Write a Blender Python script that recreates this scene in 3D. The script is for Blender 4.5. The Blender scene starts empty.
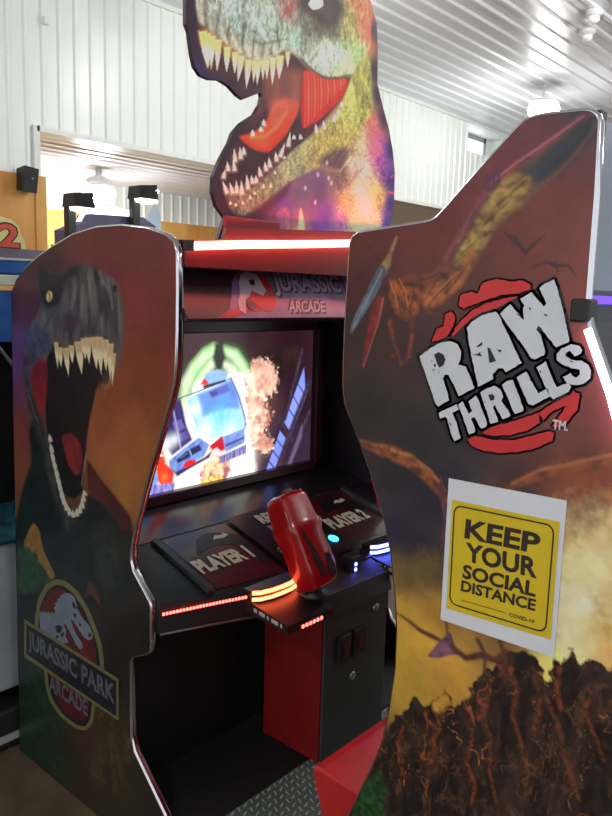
import bpy, bmesh, math, random
import numpy as np
from mathutils import Vector, Matrix

# ------------------------------------------------------------------ camera
CX, CY = 306.0, 408.0
_v1 = np.array([-550 - CX, 268 - CY]); _v2 = np.array([975 - CX, 312 - CY])
F = float((-(_v1 @ _v2)) ** .5)
_Y = np.array([*_v1, F]); _Y /= np.linalg.norm(_Y)
_X = np.array([*_v2, F]); _X /= np.linalg.norm(_X)
_Z = np.cross(_X, _Y)
ROT = np.stack([_X, _Y, _Z], 1)            # world -> camera (x right, y down, z forward)
CAM = np.array([-1.185, 0.0, 1.637])
scene = bpy.context.scene
cam_d = bpy.data.cameras.new('camera'); cam = bpy.data.objects.new('camera', cam_d)
scene.collection.objects.link(cam)
cam_d.sensor_fit = 'AUTO'; cam_d.sensor_width = 36.0; cam_d.lens = F / 816 * 36.0
cam_d.clip_start = .02; cam_d.clip_end = 100
_cw = ROT.T @ np.diag([1, -1, -1])
cam.matrix_world = Matrix(np.vstack([np.hstack([_cw, CAM[:, None]]), [0, 0, 0, 1]]).tolist())
scene.camera = cam
scene.view_settings.view_transform = 'Standard'
scene.view_settings.look = 'None'
scene.view_settings.gamma = 1
scene.view_settings.exposure = 0.52
scene.view_settings.use_curve_mapping = False

# ------------------------------------------------------------------ world: soft daylight of a bright hall
world = bpy.data.worlds.new('hall_daylight'); scene.world = world
world.use_nodes = True
wb = world.node_tree.nodes['Background']
wb.inputs['Color'].default_value = (.93, .97, 1.0, 1)
wb.inputs['Strength'].default_value = 0.85

# first lamp is seen; the rest are unseen, added to brighten the hall (fixtures are built further down)
LAMPS = [(7.35, 4.0, 3.74), (3.4, 4.0, 3.74), (-1.2, 4.0, 3.74), (3.4, -.4, 3.74), (-3.4, 0.2, 3.74), (-0.8, -3.4, 3.74), (7.35, -.4, 3.74), (4.6, 1.35, 3.74)]
LAMP_W = [92, 46, 62, 44, 172, 105, 125, 165]
def lamp(name, loc, power, r=.12):
    l = bpy.data.lights.new(name, 'POINT'); l.energy = power; l.color = (1, 1, .97); l.shadow_soft_size = r
    o = bpy.data.objects.new(name, l); o.location = loc; scene.collection.objects.link(o); return o
for _p, _w in zip(LAMPS, LAMP_W): lamp('ceiling_lamp_light', (_p[0], _p[1], _p[2] - .02), _w)
lamp('next_room_light', (3.23, 6.75, 2.50), 130)
# ------------------------------------------------------------------ helpers
def lin(c):
    c = np.asarray(c, float) / 255.0
    return np.where(c <= .04045, c / 12.92, ((c + .055) / 1.055) ** 2.4)

def on(ax, v, px, py):
    d = ROT.T @ np.array([px - CX, py - CY, F]); t = (v - CAM[ax]) / d[ax]
    return CAM + t * d

_m = {}
def mat(name, rgb, rough=.5, metal=0.0, emit=None, es=0.0, var=.12, scale=18.0, coat=0.0, alpha=1.0, rgb2=None, spec=.5, bump=0.0, stretch=(1, 1, 1)):
    if name in _m: return _m[name]
    m = bpy.data.materials.new(name); m.use_nodes = True
    nt = m.node_tree; b = nt.nodes['Principled BSDF']
    b.inputs['Roughness'].default_value = rough; b.inputs['Metallic'].default_value = metal
    b.inputs['Specular IOR Level'].default_value = spec
    b.inputs['Coat Weight'].default_value = coat; b.inputs['Coat Roughness'].default_value = .08
    c = lin(rgb); c2 = lin(rgb2) if rgb2 is not None else c * (1 - var)
    tc = nt.nodes.new('ShaderNodeTexCoord'); mp = nt.nodes.new('ShaderNodeMapping')
    mp.inputs['Scale'].default_value = stretch
    nz = nt.nodes.new('ShaderNodeTexNoise'); nz.inputs['Scale'].default_value = scale; nz.inputs['Detail'].default_value = 5
    rp = nt.nodes.new('ShaderNodeValToRGB')
    rp.color_ramp.elements[0].position = .35; rp.color_ramp.elements[1].position = .65
    rp.color_ramp.elements[0].color = (*c2, 1); rp.color_ramp.elements[1].color = (*c, 1)
    nt.links.new(tc.outputs['Object'], mp.inputs['Vector']); nt.links.new(mp.outputs['Vector'], nz.inputs['Vector'])
    nt.links.new(nz.outputs['Fac'], rp.inputs['Fac']); nt.links.new(rp.outputs['Color'], b.inputs['Base Color'])
    if bump:
        bp = nt.nodes.new('ShaderNodeBump'); bp.inputs['Strength'].default_value = bump; bp.inputs['Distance'].default_value = .01
        nt.links.new(nz.outputs['Fac'], bp.inputs['Height']); nt.links.new(bp.outputs['Normal'], b.inputs['Normal'])
    if emit is not None:
        b.inputs['Emission Color'].default_value = (*emit, 1); b.inputs['Emission Strength'].default_value = es
    if alpha < 1: b.inputs['Alpha'].default_value = alpha
    _m[name] = m; return m

def print_mat(name, rough=.4, emit=0.0, spec=.5, coat=0.0):
    m = bpy.data.materials.new(name); m.use_nodes = True
    nt = m.node_tree; b = nt.nodes['Principled BSDF']
    a = nt.nodes.new('ShaderNodeAttribute'); a.attribute_name = 'print'
    b.inputs['Roughness'].default_value = rough; b.inputs['Specular IOR Level'].default_value = spec
    b.inputs['Coat Weight'].default_value = coat; b.inputs['Coat Roughness'].default_value = .12
    if emit:
        b.inputs['Base Color'].default_value = (.01, .01, .01, 1)
        nt.links.new(a.outputs['Color'], b.inputs['Emission Color']); b.inputs['Emission Strength'].default_value = emit
    else:
        nt.links.new(a.outputs['Color'], b.inputs['Base Color'])
    return m

def link(name, me, parent=None):
    o = bpy.data.objects.new(name, me); scene.collection.objects.link(o)
    if parent is not None: o.parent = parent
    return o

def thing(name, label, cat, loc=(0, 0, 0), group=None):
    o = bpy.data.objects.new(name, None); o.empty_display_size = .1
    scene.collection.objects.link(o); o.location = loc
    return tag(o, label, cat, group)

def tag(o, label, cat, group=None):
    o['label'] = label; o['category'] = cat
    if group: o['group'] = group
    return o

def struct(o):
    o['kind'] = 'structure'; return o

class MB:
    """collects shapes in world coordinates and links them as one mesh object"""
    def __init__(s): s.bm = bmesh.new(); s.mats = []; s.mi = 0
    def use(s, m):
        if m not in s.mats: s.mats.append(m)
        s.mi = s.mats.index(m); return s
    def _f(s, fs):
        for f in fs: f.material_index = s.mi
        return s
    def face(s, pts):
        vs = [s.bm.verts.new(p) for p in pts]
        try: return s._f([s.bm.faces.new(vs)])
        except ValueError: return s
    def box(s, a, b, bev=0.0, seg=2):
        a, b = np.minimum(a, b), np.maximum(a, b)
        r = bmesh.ops.create_cube(s.bm, size=1.0)
        for v in r['verts']:
            v.co = Vector([(a[i] + b[i]) / 2 + v.co[i] * (b[i] - a[i]) for i in range(3)])
        fs = set(f for v in r['verts'] for f in v.link_faces)
        s._f(fs)
        if bev:
            es = list(set(e for v in r['verts'] for e in v.link_edges))
            rr = bmesh.ops.bevel(s.bm, geom=es, offset=bev, segments=seg, profile=.5, affect='EDGES')
            s._f(rr['faces'])
        return s
    def hexa(s, p):          # 8 corners: bottom ring 0-3, top ring 4-7
        v = [s.bm.verts.new(q) for q in p]
        fs = [s.bm.faces.new([v[i] for i in q]) for q in ((3, 2, 1, 0), (4, 5, 6, 7), (0, 1, 5, 4), (1, 2, 6, 5), (2, 3, 7, 6), (3, 0, 4, 7))]
        return s._f(fs)
    def prism(s, poly, d):   # planar polygon pushed along vector d
        d = Vector(d); n = len(poly)
        a = [s.bm.verts.new(Vector(p)) for p in poly]; b = [s.bm.verts.new(Vector(p) + d) for p in poly]
        fs = [s.bm.faces.new(a), s.bm.faces.new(b[::-1])]
        for i in range(n): fs.append(s.bm.faces.new([a[i], b[i], b[(i + 1) % n], a[(i + 1) % n]]))
        return s._f(fs)
    def tube(s, pts, r, n=10, caps=True, flat=1.0):
        pts = [Vector(p) for p in pts]; rings = []
        rr = r if isinstance(r, (list, tuple)) else [r] * len(pts)
        up = None
        for i, p in enumerate(pts):
            t = (pts[min(i + 1, len(pts) - 1)] - pts[max(i - 1, 0)]).normalized()
            if up is None: up = t.orthogonal().normalized()
            up = (up - t * up.dot(t)).normalized(); sd = t.cross(up)
            rings.append([s.bm.verts.new(p + (up * math.cos(2 * math.pi * k / n) + sd * math.sin(2 * math.pi * k / n) * flat) * rr[i]) for k in range(n)])
        fs = []
        for a, b in zip(rings, rings[1:]):
            for k in range(n): fs.append(s.bm.faces.new([a[k], a[(k + 1) % n], b[(k + 1) % n], b[k]]))
        if caps: fs += [s.bm.faces.new(rings[0][::-1]), s.bm.faces.new(rings[-1])]
        for f in fs: f.smooth = True
        return s._f(fs)
    def lathe(s, prof, o, ax=(0, 0, 1), n=24):
        ax = Vector(ax).normalized(); u = ax.orthogonal().normalized(); w = ax.cross(u); o = Vector(o)
        rings = [[s.bm.verts.new(o + ax * h + (u * math.cos(2 * math.pi * k / n) + w * math.sin(2 * math.pi * k / n)) * max(r, 1e-4)) for k in range(n)] for r, h in prof]
        fs = []
        for a, b in zip(rings, rings[1:]):
            for k in range(n): fs.append(s.bm.faces.new([a[k], a[(k + 1) % n], b[(k + 1) % n], b[k]]))
        fs += [s.bm.faces.new(rings[0][::-1]), s.bm.faces.new(rings[-1])]
        for f in fs: f.smooth = True
        return s._f(fs)
    def loft(s, rings, smooth=False):
        R = [[s.bm.verts.new(p) for p in r] for r in rings]; n = len(R[0]); fs = []
        for a, b in zip(R, R[1:]):
            for k in range(n): fs.append(s.bm.faces.new([a[k], a[(k + 1) % n], b[(k + 1) % n], b[k]]))
        fs += [s.bm.faces.new(R[0][::-1]), s.bm.faces.new(R[-1])]
        for f in fs: f.smooth = smooth
        return s._f(fs)
    def build(s, name, m=None, parent=None, smooth_angle=None, fixn=True):
        if m is not None and not s.mats: s.mats = [m]
        if fixn: bmesh.ops.recalc_face_normals(s.bm, faces=s.bm.faces[:])
        me = bpy.data.meshes.new(name); 
        if parent is not None:
            off = Vector((0, 0, 0)); p = parent
            while p is not None: off += Vector(p.location); p = p.parent
            for v in s.bm.verts: v.co -= off
        s.bm.to_mesh(me); s.bm.free()
        for x in s.mats: me.materials.append(x)
        return link(name, me, parent)

def text(string, font_off=0.0):
    """triangles of a string in the built-in face, fitted to the unit box"""
    cu = bpy.data.curves.new('lettering', 'FONT'); cu.body = string; cu.offset = font_off; cu.resolution_u = 3
    o = bpy.data.objects.new('lettering', cu); scene.collection.objects.link(o)
    dg = bpy.context.evaluated_depsgraph_get()
    me = bpy.data.meshes.new_from_object(o.evaluated_get(dg))
    co = np.array([v.co[:2] for v in me.vertices]); fs = [list(p.vertices) for p in me.polygons]
    bpy.data.objects.remove(o); bpy.data.curves.remove(cu); bpy.data.meshes.remove(me)
    lo, hi = co.min(0), co.max(0)
    return (co - lo) / (hi - lo), fs

def put_text(mb, string, corner, u, v, m, off=0.02, warp=None):
    co, fs = text(string, off)
    if warp: co = np.array([warp(a, b) for a, b in co])
    mb.use(m); c, u, v = Vector(corner), Vector(u), Vector(v)
    vs = [mb.bm.verts.new(c + u * float(a) + v * float(b)) for a, b in co]
    for f in fs:
        try: mb._f([mb.bm.faces.new([vs[i] for i in f])])
        except ValueError: pass

# ---------------------------------------------------------------- printed artwork: a dense flat sheet with printed colours
def fbm(P, scale, seed=0, octs=4):
    out = np.zeros(len(P)); amp = .5; tot = 0
    for o in range(octs):
        Q = P * scale * 2 ** o + seed * 17.3 + o * 5.1
        i = np.floor(Q).astype(np.int64); f = Q - i; f = f * f * (3 - 2 * f)
        def h(a, b):
            n = (a * 374761393 + b * 668265263 + seed * 974711 + o * 7919) & 0x7fffffff
            n = ((n ^ (n >> 13)) * 1274126177) & 0x7fffffff
            return ((n ^ (n >> 16)) & 0xffff) / 65535.0
        a = h(i[:, 0], i[:, 1]); b = h(i[:, 0] + 1, i[:, 1]); c = h(i[:, 0], i[:, 1] + 1); d = h(i[:, 0] + 1, i[:, 1] + 1)
        out += amp * ((a * (1 - f[:, 0]) + b * f[:, 0]) * (1 - f[:, 1]) + (c * (1 - f[:, 0]) + d * f[:, 0]) * f[:, 1]); tot += amp; amp *= .5
    return out / tot

def crop(x0, y0, s, pts): return [(x0 + p[0] / s, y0 + p[1] / s, *p[2:]) for p in pts]

def smooth_poly(p, it=2):
    p = np.asarray(p, float)
    for k in range(it):
        w = .12 if k == 0 else .25
        q = np.roll(p, -1, 0); p = np.stack([(1 - w) * p + w * q, w * p + (1 - w) * q], 1).reshape(-1, 2)
    return p

class Art:
    def __init__(s, plane_ax, plane_v, axes, outline_px, step, flip=1):
        s.ax, s.v, s.axes = plane_ax, plane_v, axes
        s.out = np.array([s.m(*p) for p in outline_px]) if outline_px is not None else None
        s.setup(step)
    def m(s, px, py):
        w = on(s.ax, s.v, px, py); return w[s.axes[0]], w[s.axes[1]]
    def setup(s, step):
        lo, hi = s.out.min(0) - step, s.out.max(0) + step
        nx, ny = [int(math.ceil((hi[i] - lo[i]) / step)) + 1 for i in range(2)]
        gx, gy = np.meshgrid(lo[0] + np.arange(nx) * step, lo[1] + np.arange(ny) * step)
        P = np.stack([gx.ravel(), gy.ravel()], 1)
        ins = s.inside(P, s.out)
        I = ins.reshape(ny, nx)
        cell = I[:-1, :-1] | I[1:, :-1] | I[:-1, 1:] | I[1:, 1:]
        jj, ii = np.nonzero(cell)
        q = np.stack([jj * nx + ii, jj * nx + ii + 1, (jj + 1) * nx + ii + 1, (jj + 1) * nx + ii], 1)
        used = np.unique(q); remap = -np.ones(nx * ny, int); remap[used] = np.arange(len(used))
        s.quads = remap[q]; s.P = P[used]; o = ~ins[used]
        s.P[o] = s.nearest(s.P[o], s.out)
        s.col = np.zeros((len(s.P), 3))
    @staticmethod
    def inside(P, poly):
        r = np.zeros(len(P), bool); n = len(poly)
        for i in range(n):
            a, b = poly[i], poly[(i + 1) % n]
            if a[1] == b[1]: continue
            c = (P[:, 1] < a[1]) != (P[:, 1] < b[1])
            r ^= c & (P[:, 0] < (b[0] - a[0]) * (P[:, 1] - a[1]) / (b[1] - a[1]) + a[0])
        return r
    @staticmethod
    def segd(P, a, b):
        d = b - a; t = np.clip(((P - a) @ d) / max(d @ d, 1e-12), 0, 1)
        return np.linalg.norm(P - a - t[:, None] * d, axis=1), t
    def nearest(s, P, poly):
        best = np.full(len(P), 1e9); out = P.copy(); n = len(poly)
        for i in range(n):
            a, b = poly[i], poly[(i + 1) % n]; d = b - a
            t = np.clip(((P - a) @ d) / max(d @ d, 1e-12), 0, 1); Q = a + t[:, None] * d
            D = np.linalg.norm(P - Q, axis=1); k = D < best; best[k] = D[k]; out[k] = Q[k]
        return out
    def base(s, samples, power=3.0):
        S = np.array([s.m(p[0], p[1]) for p in samples]); Cc = lin([p[2] for p in samples]) ** .5
        W = np.zeros(len(s.P)); A = np.zeros((len(s.P), 3))
        for k in range(len(S)):
            w = 1.0 / (np.sum((s.P - S[k]) ** 2, 1) + 2e-4) ** (power / 2); W += w; A += w[:, None] * Cc[k]
        return (A / W[:, None]) ** 2
    def mix(s, a, c, idx=None):
        idx = slice(None) if idx is None else idx
        s.col[idx] = s.col[idx] * (1 - a[:, None]) + np.asarray(c) * a[:, None]
    def fill(s, px, c, c2=None, feather=2, n=(60, 60), seed=1, sm=True, op=1.0, contrast=2.2, wob=0.0, samples=None):
        """px polygon; feather in mm; c..c2 mixed by noise of frequency n; wob roughens the edge (mm)"""
        poly = np.array([s.m(*p[:2]) for p in px])
        if sm: poly = smooth_poly(poly)
        f = feather / 1000.0; lo, hi = poly.min(0) - f - wob / 1000, poly.max(0) + f + wob / 1000
        idx = np.nonzero(np.all((s.P >= lo) & (s.P <= hi), 1))[0]
        if not len(idx): return
        P = s.P[idx]; D = np.full(len(P), 1e9)
        for i in range(len(poly)): D = np.minimum(D, s.segd(P, poly[i], poly[(i + 1) % len(poly)])[0])
        D = np.where(s.inside(P, poly), D, -D)
        if wob: D = D + (fbm(P, 90, seed + 3) - .5) * 2 * wob / 1000
        a = np.clip(D / max(f, 1e-5) * .5 + .5, 0, 1) * op
        if samples is not None: col = s.base(samples)[idx]
        else: col = np.broadcast_to(lin(c), (len(P), 3))
        if c2 is not None:
            t = np.clip((fbm(P * np.array(n), 1.0, seed) - .5) * contrast + .5, 0, 1)[:, None]
            col = col * (1 - t) + lin(c2) * t
        s.mix(a, col, idx)
    def grain(s, amt, n, seed=5, px=None, octs=4):
        t = 1 + (fbm(s.P * np.array(n), 1.0, seed, octs) - .5) * 2 * amt
        s.col = np.clip(s.col * t[:, None], 0, 4)
    def stroke(s, px, w, c, feather=1.0, op=1.0, c2=None, n=(90, 90), seed=2):
        """px points (x, y[, width mm]); tapered line"""
        pts = np.array([s.m(*p[:2]) for p in px]); ws = [(p[2] if len(p) > 2 else w) / 1000.0 for p in px]
        f = feather / 1000.0; mw = max(ws) + f
        lo, hi = pts.min(0) - mw, pts.max(0) + mw
        idx = np.nonzero(np.all((s.P >= lo) & (s.P <= hi), 1))[0]
        if not len(idx): return
        P = s.P[idx]; D = np.full(len(P), -1e9)
        for i in range(len(pts) - 1):
            d, t = s.segd(P, pts[i], pts[i + 1]); D = np.maximum(D, ws[i] * (1 - t) / 2 + ws[i + 1] * t / 2 - d)
        a = np.clip(D / f * .5 + .5, 0, 1) * op; col = np.broadcast_to(lin(c), (len(P), 3))
        if c2 is not None:
            t = np.clip((fbm(P * np.array(n), 1.0, seed) - .5) * 2.4 + .5, 0, 1)[:, None]; col = col * (1 - t) + lin(c2) * t
        s.mix(a, col, idx)
    def glow(s, px, r, c, op=1.0):
        q = np.array(s.m(*px)); d2 = np.sum((s.P - q) ** 2, 1) / (r / 1000.0) ** 2
        s.mix(np.exp(-d2) * op, lin(c))
    def tooth(s, b, t, w, c, c2=None, bend=0.0):
        """w is the width at the gum in photo units"""
        (bx, by), (tx, ty) = b, t; L = math.hypot(tx - bx, ty - by) or 1; nx, ny = -(ty - by) / L, (tx - bx) / L
        mx, my = (bx * .45 + tx * .55), (by * .45 + ty * .55)
        poly = [(bx + nx * w / 2, by + ny * w / 2), (mx + nx * (w * .38 + bend), my + ny * (w * .38 + bend)), (tx, ty), (mx - nx * (w * .38 - bend), my - ny * (w * .38 - bend)), (bx - nx * w / 2, by - ny * w / 2)]
        s.fill(poly, c, sm=False, feather=1.2)
        if c2 is not None:
            s.fill([(bx + nx * w / 2, by + ny * w / 2), (bx * .65 + tx * .35 + nx * w * .4, by * .65 + ty * .35 + ny * w * .4), (bx * .65 + tx * .35 - nx * w * .4, by * .65 + ty * .35 - ny * w * .4), (bx - nx * w / 2, by - ny * w / 2)], c2, sm=False, feather=8, op=.75)
    def build(s, name, m, parent, offset, gain=1.0, gamma=1.0):
        N = len(s.P); V = np.zeros((N, 3)); V[:, s.ax] = s.v + offset; V[:, s.axes[0]] = s.P[:, 0]; V[:, s.axes[1]] = s.P[:, 1]
        q = s.quads; p = parent; off = Vector((0, 0, 0))
        a, b, c = V[q[0, 0]], V[q[0, 1]], V[q[0, 2]]
        if np.cross(b - a, c - b)[s.ax] > 0: q = q[:, ::-1]          # face the -axis side
        while p is not None: off += Vector(p.location); p = p.parent
        V -= np.array(off)
        me = bpy.data.meshes.new(name); me.vertices.add(N); me.vertices.foreach_set('co', V.ravel())
        me.loops.add(q.size); me.loops.foreach_set('vertex_index', q.ravel().astype(np.int32))
        me.polygons.add(len(q)); me.polygons.foreach_set('loop_start', np.arange(0, q.size, 4, dtype=np.int32))
        me.update(calc_edges=True)
        at = me.color_attributes.new('print', 'FLOAT_COLOR', 'POINT')
        at.data.foreach_set('color', np.hstack([np.minimum(s.col ** gamma * gain, .9), np.ones((N, 1))]).astype(np.float32).ravel())
        me.materials.append(m); me.validate()
        return link(name, me, parent)

# ================================================================= materials
M_white = mat('white_steel_panel', (232, 236, 230), .32, var=.03, scale=1.5)
M_ceil = mat('white_ceiling_steel', (240, 242, 250), .3, var=.03, scale=1.2)
M_rib = mat('white_ceiling_rib', (244, 246, 252), .3, var=.03)
M_wood = mat('pine_boards', (232, 180, 98), .5, rgb2=(208, 146, 68), scale=3.0, stretch=(1, 1, .25))
M_floor = mat('brown_concrete', (104, 88, 66), .55, rgb2=(78, 66, 50), scale=5, bump=.1)
M_trim = mat('white_trim', (225, 228, 224), .4, var=.04)
M_black = mat('black_laminate', (20, 20, 23), .42, var=.2)
M_black2 = mat('black_plastic', (26, 26, 29), .5, var=.2)
M_inner = mat('dark_cabinet_interior', (34, 28, 32), .5, var=.2)
M_chrome = mat('chrome_edge', (205, 205, 212), .14, 1.0, var=.05)
M_steel = mat('brushed_steel', (170, 172, 176), .3, .9, var=.1, stretch=(1, 1, 12))
M_red = mat('red_gloss_plastic', (150, 14, 18), .22, coat=.4, var=.12)
M_redbox = mat('red_painted_panel', (126, 15, 18), .45, var=.12)
M_darkgrey = mat('dark_grey_steel', (58, 66, 64), .45, .2, var=.15)
M_lens = mat('lamp_lens', (255, 255, 250), .4, emit=(1, 1, .97), es=14, var=0)

# ================================================================= the hall
W = 5.6; ZC = 4.08; ZW = 2.474; ZO = 2.822; XO = 1.92; YN = 7.8
WX0, WX1, WZ0 = 8.44, 9.9, 3.68
def ribs_x(mb, x0, x1, y, z0, z1, pitch=.1425, w=.05, h=.014):
    x = math.ceil(x0 / pitch) * pitch
    while x < x1 - .03:
        mb.prism([(x - w / 2, y, z0), (x + w / 2, y, z0), (x + w / 5, y - h, z0), (x - w / 5, y - h, z0)], (0, 0, z1 - z0)); x += pitch
def ribs_y(mb, y0, y1, z, x0, x1, pitch=.18, w=.07, h=.015):
    y = y0 + .06
    while y < y1 - .03:
        mb.prism([(x0, y - w / 2, z), (x0, y + w / 2, z), (x0, y + w / 5, z - h), (x0, y - w / 5, z - h)], (x1 - x0, 0, 0)); y += pitch

fl = MB().use(M_floor).box((-8, -6, -.12), (14, YN, 0)); struct(fl.build('floor'))
wb_ = MB().use(M_white)
wb_.box((-8, W, ZW), (XO, W + .16, ZC)); ribs_x(wb_, -8, XO, W, ZW, ZC)
wb_.box((XO, W, ZO), (WX0, W + .16, ZC)); ribs_x(wb_, XO + .02, WX0, W, ZO, ZC)
wb_.box((WX0, W, ZO), (WX1, W + .16, WZ0)); ribs_x(wb_, WX0, WX1, W, ZO, WZ0)
wb_.box((WX1, W, ZO), (14, W + .16, ZC)); ribs_x(wb_, WX1, 14, W, ZO, ZC)
wb_.use(M_wood).box((-8, W - .02, 0), (XO, W + .16, ZW))
struct(wb_.build('wall_back'))
nr = MB().use(M_white).box((0, YN, ZW), (14, YN + .1, ZO)); ribs_x(nr, 0, 14, YN, ZW, ZO)
nr.use(M_wood).box((0, YN - .02, 0), (14, YN + .1, ZW)); struct(nr.build('wall_beyond'))
lw = MB().use(M_white).box((.6, W + .16, 0), (.7, YN, ZO)); struct(lw.build('wall_beyond_left'))
ce = MB().use(M_ceil).box((-8, -6, ZC), (14, W + .16, ZC + .1)); ce.use(M_rib); ribs_y(ce, -6, W, ZC, -8, 14); struct(ce.build('ceiling'))
nc = MB().use(M_ceil).box((.7, W + .16, ZO), (14, YN + .1, ZO + .1)); nc.use(M_rib); ribs_y(nc, W + .16, YN, ZO, .7, 14, h=.012); struct(nc.build('ceiling_beyond'))
wr = MB().use(M_white).box((14, -6, 0), (14.16, YN + .1, ZC + .1)); struct(wr.build('wall_right'))
tr = MB().use(M_trim).box((XO - .03, W - .03, ZW), (XO + .02, W + .17, ZO + .03)).box((XO, W - .03, ZO - .012), (WX0 + 5, W + .17, ZO + .03))
tr.use(M_wood).box((XO - .03, W - .035, 0), (XO + .06, W + .17, ZW)); struct(tr.build('trim_1'))
tr2 = MB().use(M_trim).box((-8, W - .03, ZC - .04), (14, W, ZC)); struct(tr2.build('trim_2'))
# high window in its deep white recess
PY = W + .45
wf = MB().use(M_trim)
wf.box((WX0 - .05, W + .16, WZ0 - .06), (WX0, PY + .1, ZC)).box((WX1, W + .16, WZ0 - .06), (WX1 + .05, PY + .1, ZC)).box((WX0, W + .16, WZ0 - .06), (WX1, PY + .1, WZ0))
wf.box((WX0, W, ZC - .002), (WX1, PY + .1, ZC + .06))
wf.box((9.72, PY, WZ0), (9.9, PY + .05, ZC))
wo = struct(wf.build('window_1'))
M_frame = mat('grey_window_frame', (150, 155, 158), .4, var=.05)
fr = MB().use(M_frame)
for a, b in (((WX0, WZ0), (9.72, WZ0 + .03)), ((WX0, ZC - .07), (9.72, ZC)), ((WX0, WZ0), (WX0 + .03, ZC)), ((9.66, WZ0), (9.72, ZC))):
    fr.box((a[0], PY - .03, a[1]), (b[0], PY + .03, b[1]))
fr.build('frame', None, wo)
M_day = mat('bright_window_glass', (240, 246, 255), .15, emit=(.95, .98, 1), es=1.6, var=0)
MB().use(M_day).box((WX0 + .03, PY - .01, WZ0 + .03), (9.66, PY, ZC - .07)).build('pane', None, wo)

# lamps
M_lampbody = mat('white_lamp_body', (225, 226, 226), .4, var=.04)
lab = ['round high bay ceiling lamp shining just above the red flying reptile panel', None]
for k, (x, y, z) in enumerate(LAMPS):
    l = thing('ceiling_lamp', 'round white ceiling lamp shining above the tall flying reptile panel' if k == 0 else
              'unseen round white ceiling lamp, added to light the hall', 'lamp', (x, y, ZC), group=None if k == 0 else 'added unseen ceiling lamps')
    MB().use(M_lampbody).lathe([(.05, 0), (.05, -.02), (.012, -.03), (.012, -.16), (.06, -.17), (.16, -.19), (.17, -.21), (.15, -.215)], (x, y, ZC), n=28).build('housing', None, l)
    MB().use(M_lens).lathe([(.13, -.217), (.165, -.24), (.18, -.28), (.165, -.33), (.12, -.37), (.05, -.39)], (x, y, ZC), n=28).build('lens', None, l)  # globe enlarged so its shape imitates the lamp's glare burst
l = thing('ceiling_lamp', 'round lamp glowing on the ceiling of the room beyond the wall opening', 'lamp', (3.23, 6.75, ZO))
MB().use(M_lampbody).lathe([(.03, 0), (.03, -.08), (.12, -.12), (.14, -.19)], (3.23, 6.75, ZO), n=24).build('housing', None, l)
MB().use(M_lens).lathe([(.11, -.191), (.15, -.21), (.165, -.26), (.15, -.31), (.11, -.345), (.04, -.36)], (3.23, 6.75, ZO), n=24).build('lens', None, l)  # globe sized to the glare around this lamp
for (x, y), lb in (((5.43, 2.71), 'small white domed ceiling fixture nearest the top right corner'), ((5.85, 2.93), 'small white domed ceiling fixture above the bright ceiling lamp, lower of two')):
    t = thing('ceiling_fixture', lb, 'ceiling fixture', (x, y, ZC - .02))
    MB().use(M_lampbody).lathe([(.07, 0), (.07, -.03), (.05, -.05)], (x, y, ZC - .02), n=24).build('base', None, t)
    MB().use(mat('dome_glass', (245, 248, 250), .1, var=0)).lathe([(.05, -.05), (.045, -.085), (.02, -.105)], (x, y, ZC - .02), n=24).build('dome', None, t)
hs = MB().use(M_black2).lathe([(.012, 0), (.012, -.05), (.05, -.06), (.05, -.09)], (4.55, 6.3, ZO), n=16)
tag(hs.build('ceiling_sensor'), 'small dark sensor hanging from the ceiling of the room beyond', 'sensor')

# wall speaker and box
sp = thing('wall_speaker', 'small black loudspeaker on the wooden wall beside the opening', 'speaker', (1.823, W, 2.43))
MB().use(M_black2).hexa([(1.72, W - .15, 2.335), (1.845, W - .13, 2.325), (1.85, W - .03, 2.345), (1.735, W - .03, 2.35), (1.728, W - .18, 2.515), (1.853, W - .16, 2.505), (1.855, W - .03, 2.50), (1.74, W - .03, 2.505)]).build('body', None, sp)
MB().use(M_steel).box((1.77, W - .035, 2.41), (1.81, W - .014, 2.45)).build('bracket', None, sp)
MB().use(mat('speaker_badge', (150, 150, 155), .4)).lathe([(.008, 0), (.008, .004)], (1.80, W - .157, 2.43), (0, -1, 0), 12).build('badge', None, sp)
bx = MB().use(M_trim).box((1.985, W - .05, 3.60), (2.035, W - .014, 3.66), .008)
tag(bx.build('wall_box'), 'small white box high on the white ribbed wall', 'box')

# ================================================================= machines standing behind
a = thing('arcade_machine', 'blue striped arcade machine with an orange 2 sign, at the left edge', 'arcade machine', (-.2, 2.8, 0))
x0, x1, y0, y1 = -.55, .32, 2.45, 3.3
MB().use(M_black).box((x0, y0 + .12, .14), (x1, y1, 1.56), .01).build('body', None, a)
M_bl = mat('blue_print', (62, 108, 176), .35, rgb2=(40, 84, 158), scale=9)
MB().use(M_bl).box((x0, y0, 1.672), (x1, y1, 1.715), .003).build('blue_band', None, a)
MB().use(M_bl).box((x0, y0 + .02, 1.44), (x1, y0 + .11, 1.615), .003).build('blue_band', None, a)
MB().use(mat('cream_trim', (206, 212, 196), .4)).box((x0, y0 - .006, 1.632), (x1, y0 + .3, 1.668), .004).build('trim_strip', None, a)
MB().use(mat('cream_trim', (206, 212, 196), .4)).box((x0, y0 - .004, 1.716), (x1, y0 + .3, 1.724), .002).build('trim_strip', None, a)
MB().use(mat('purple_grey_hood', (84, 76, 104), .45)).prism([(x0, y0 + .1, 1.724), (x0, y1, 1.724), (x0, y1, 1.80), (x0, y0 + .2, 1.765)], (.87, 0, 0)).build('hood', None, a)
MB().use(mat('grey_trim', (120, 124, 132), .35, .5)).tube([(-.3, 2.47, 1.75 - .16), (.02, 2.47, 1.435), (.07, 2.47, 1.37), (.3, 2.47, 1.1)], .006).build('side_rail', None, a)
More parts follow.
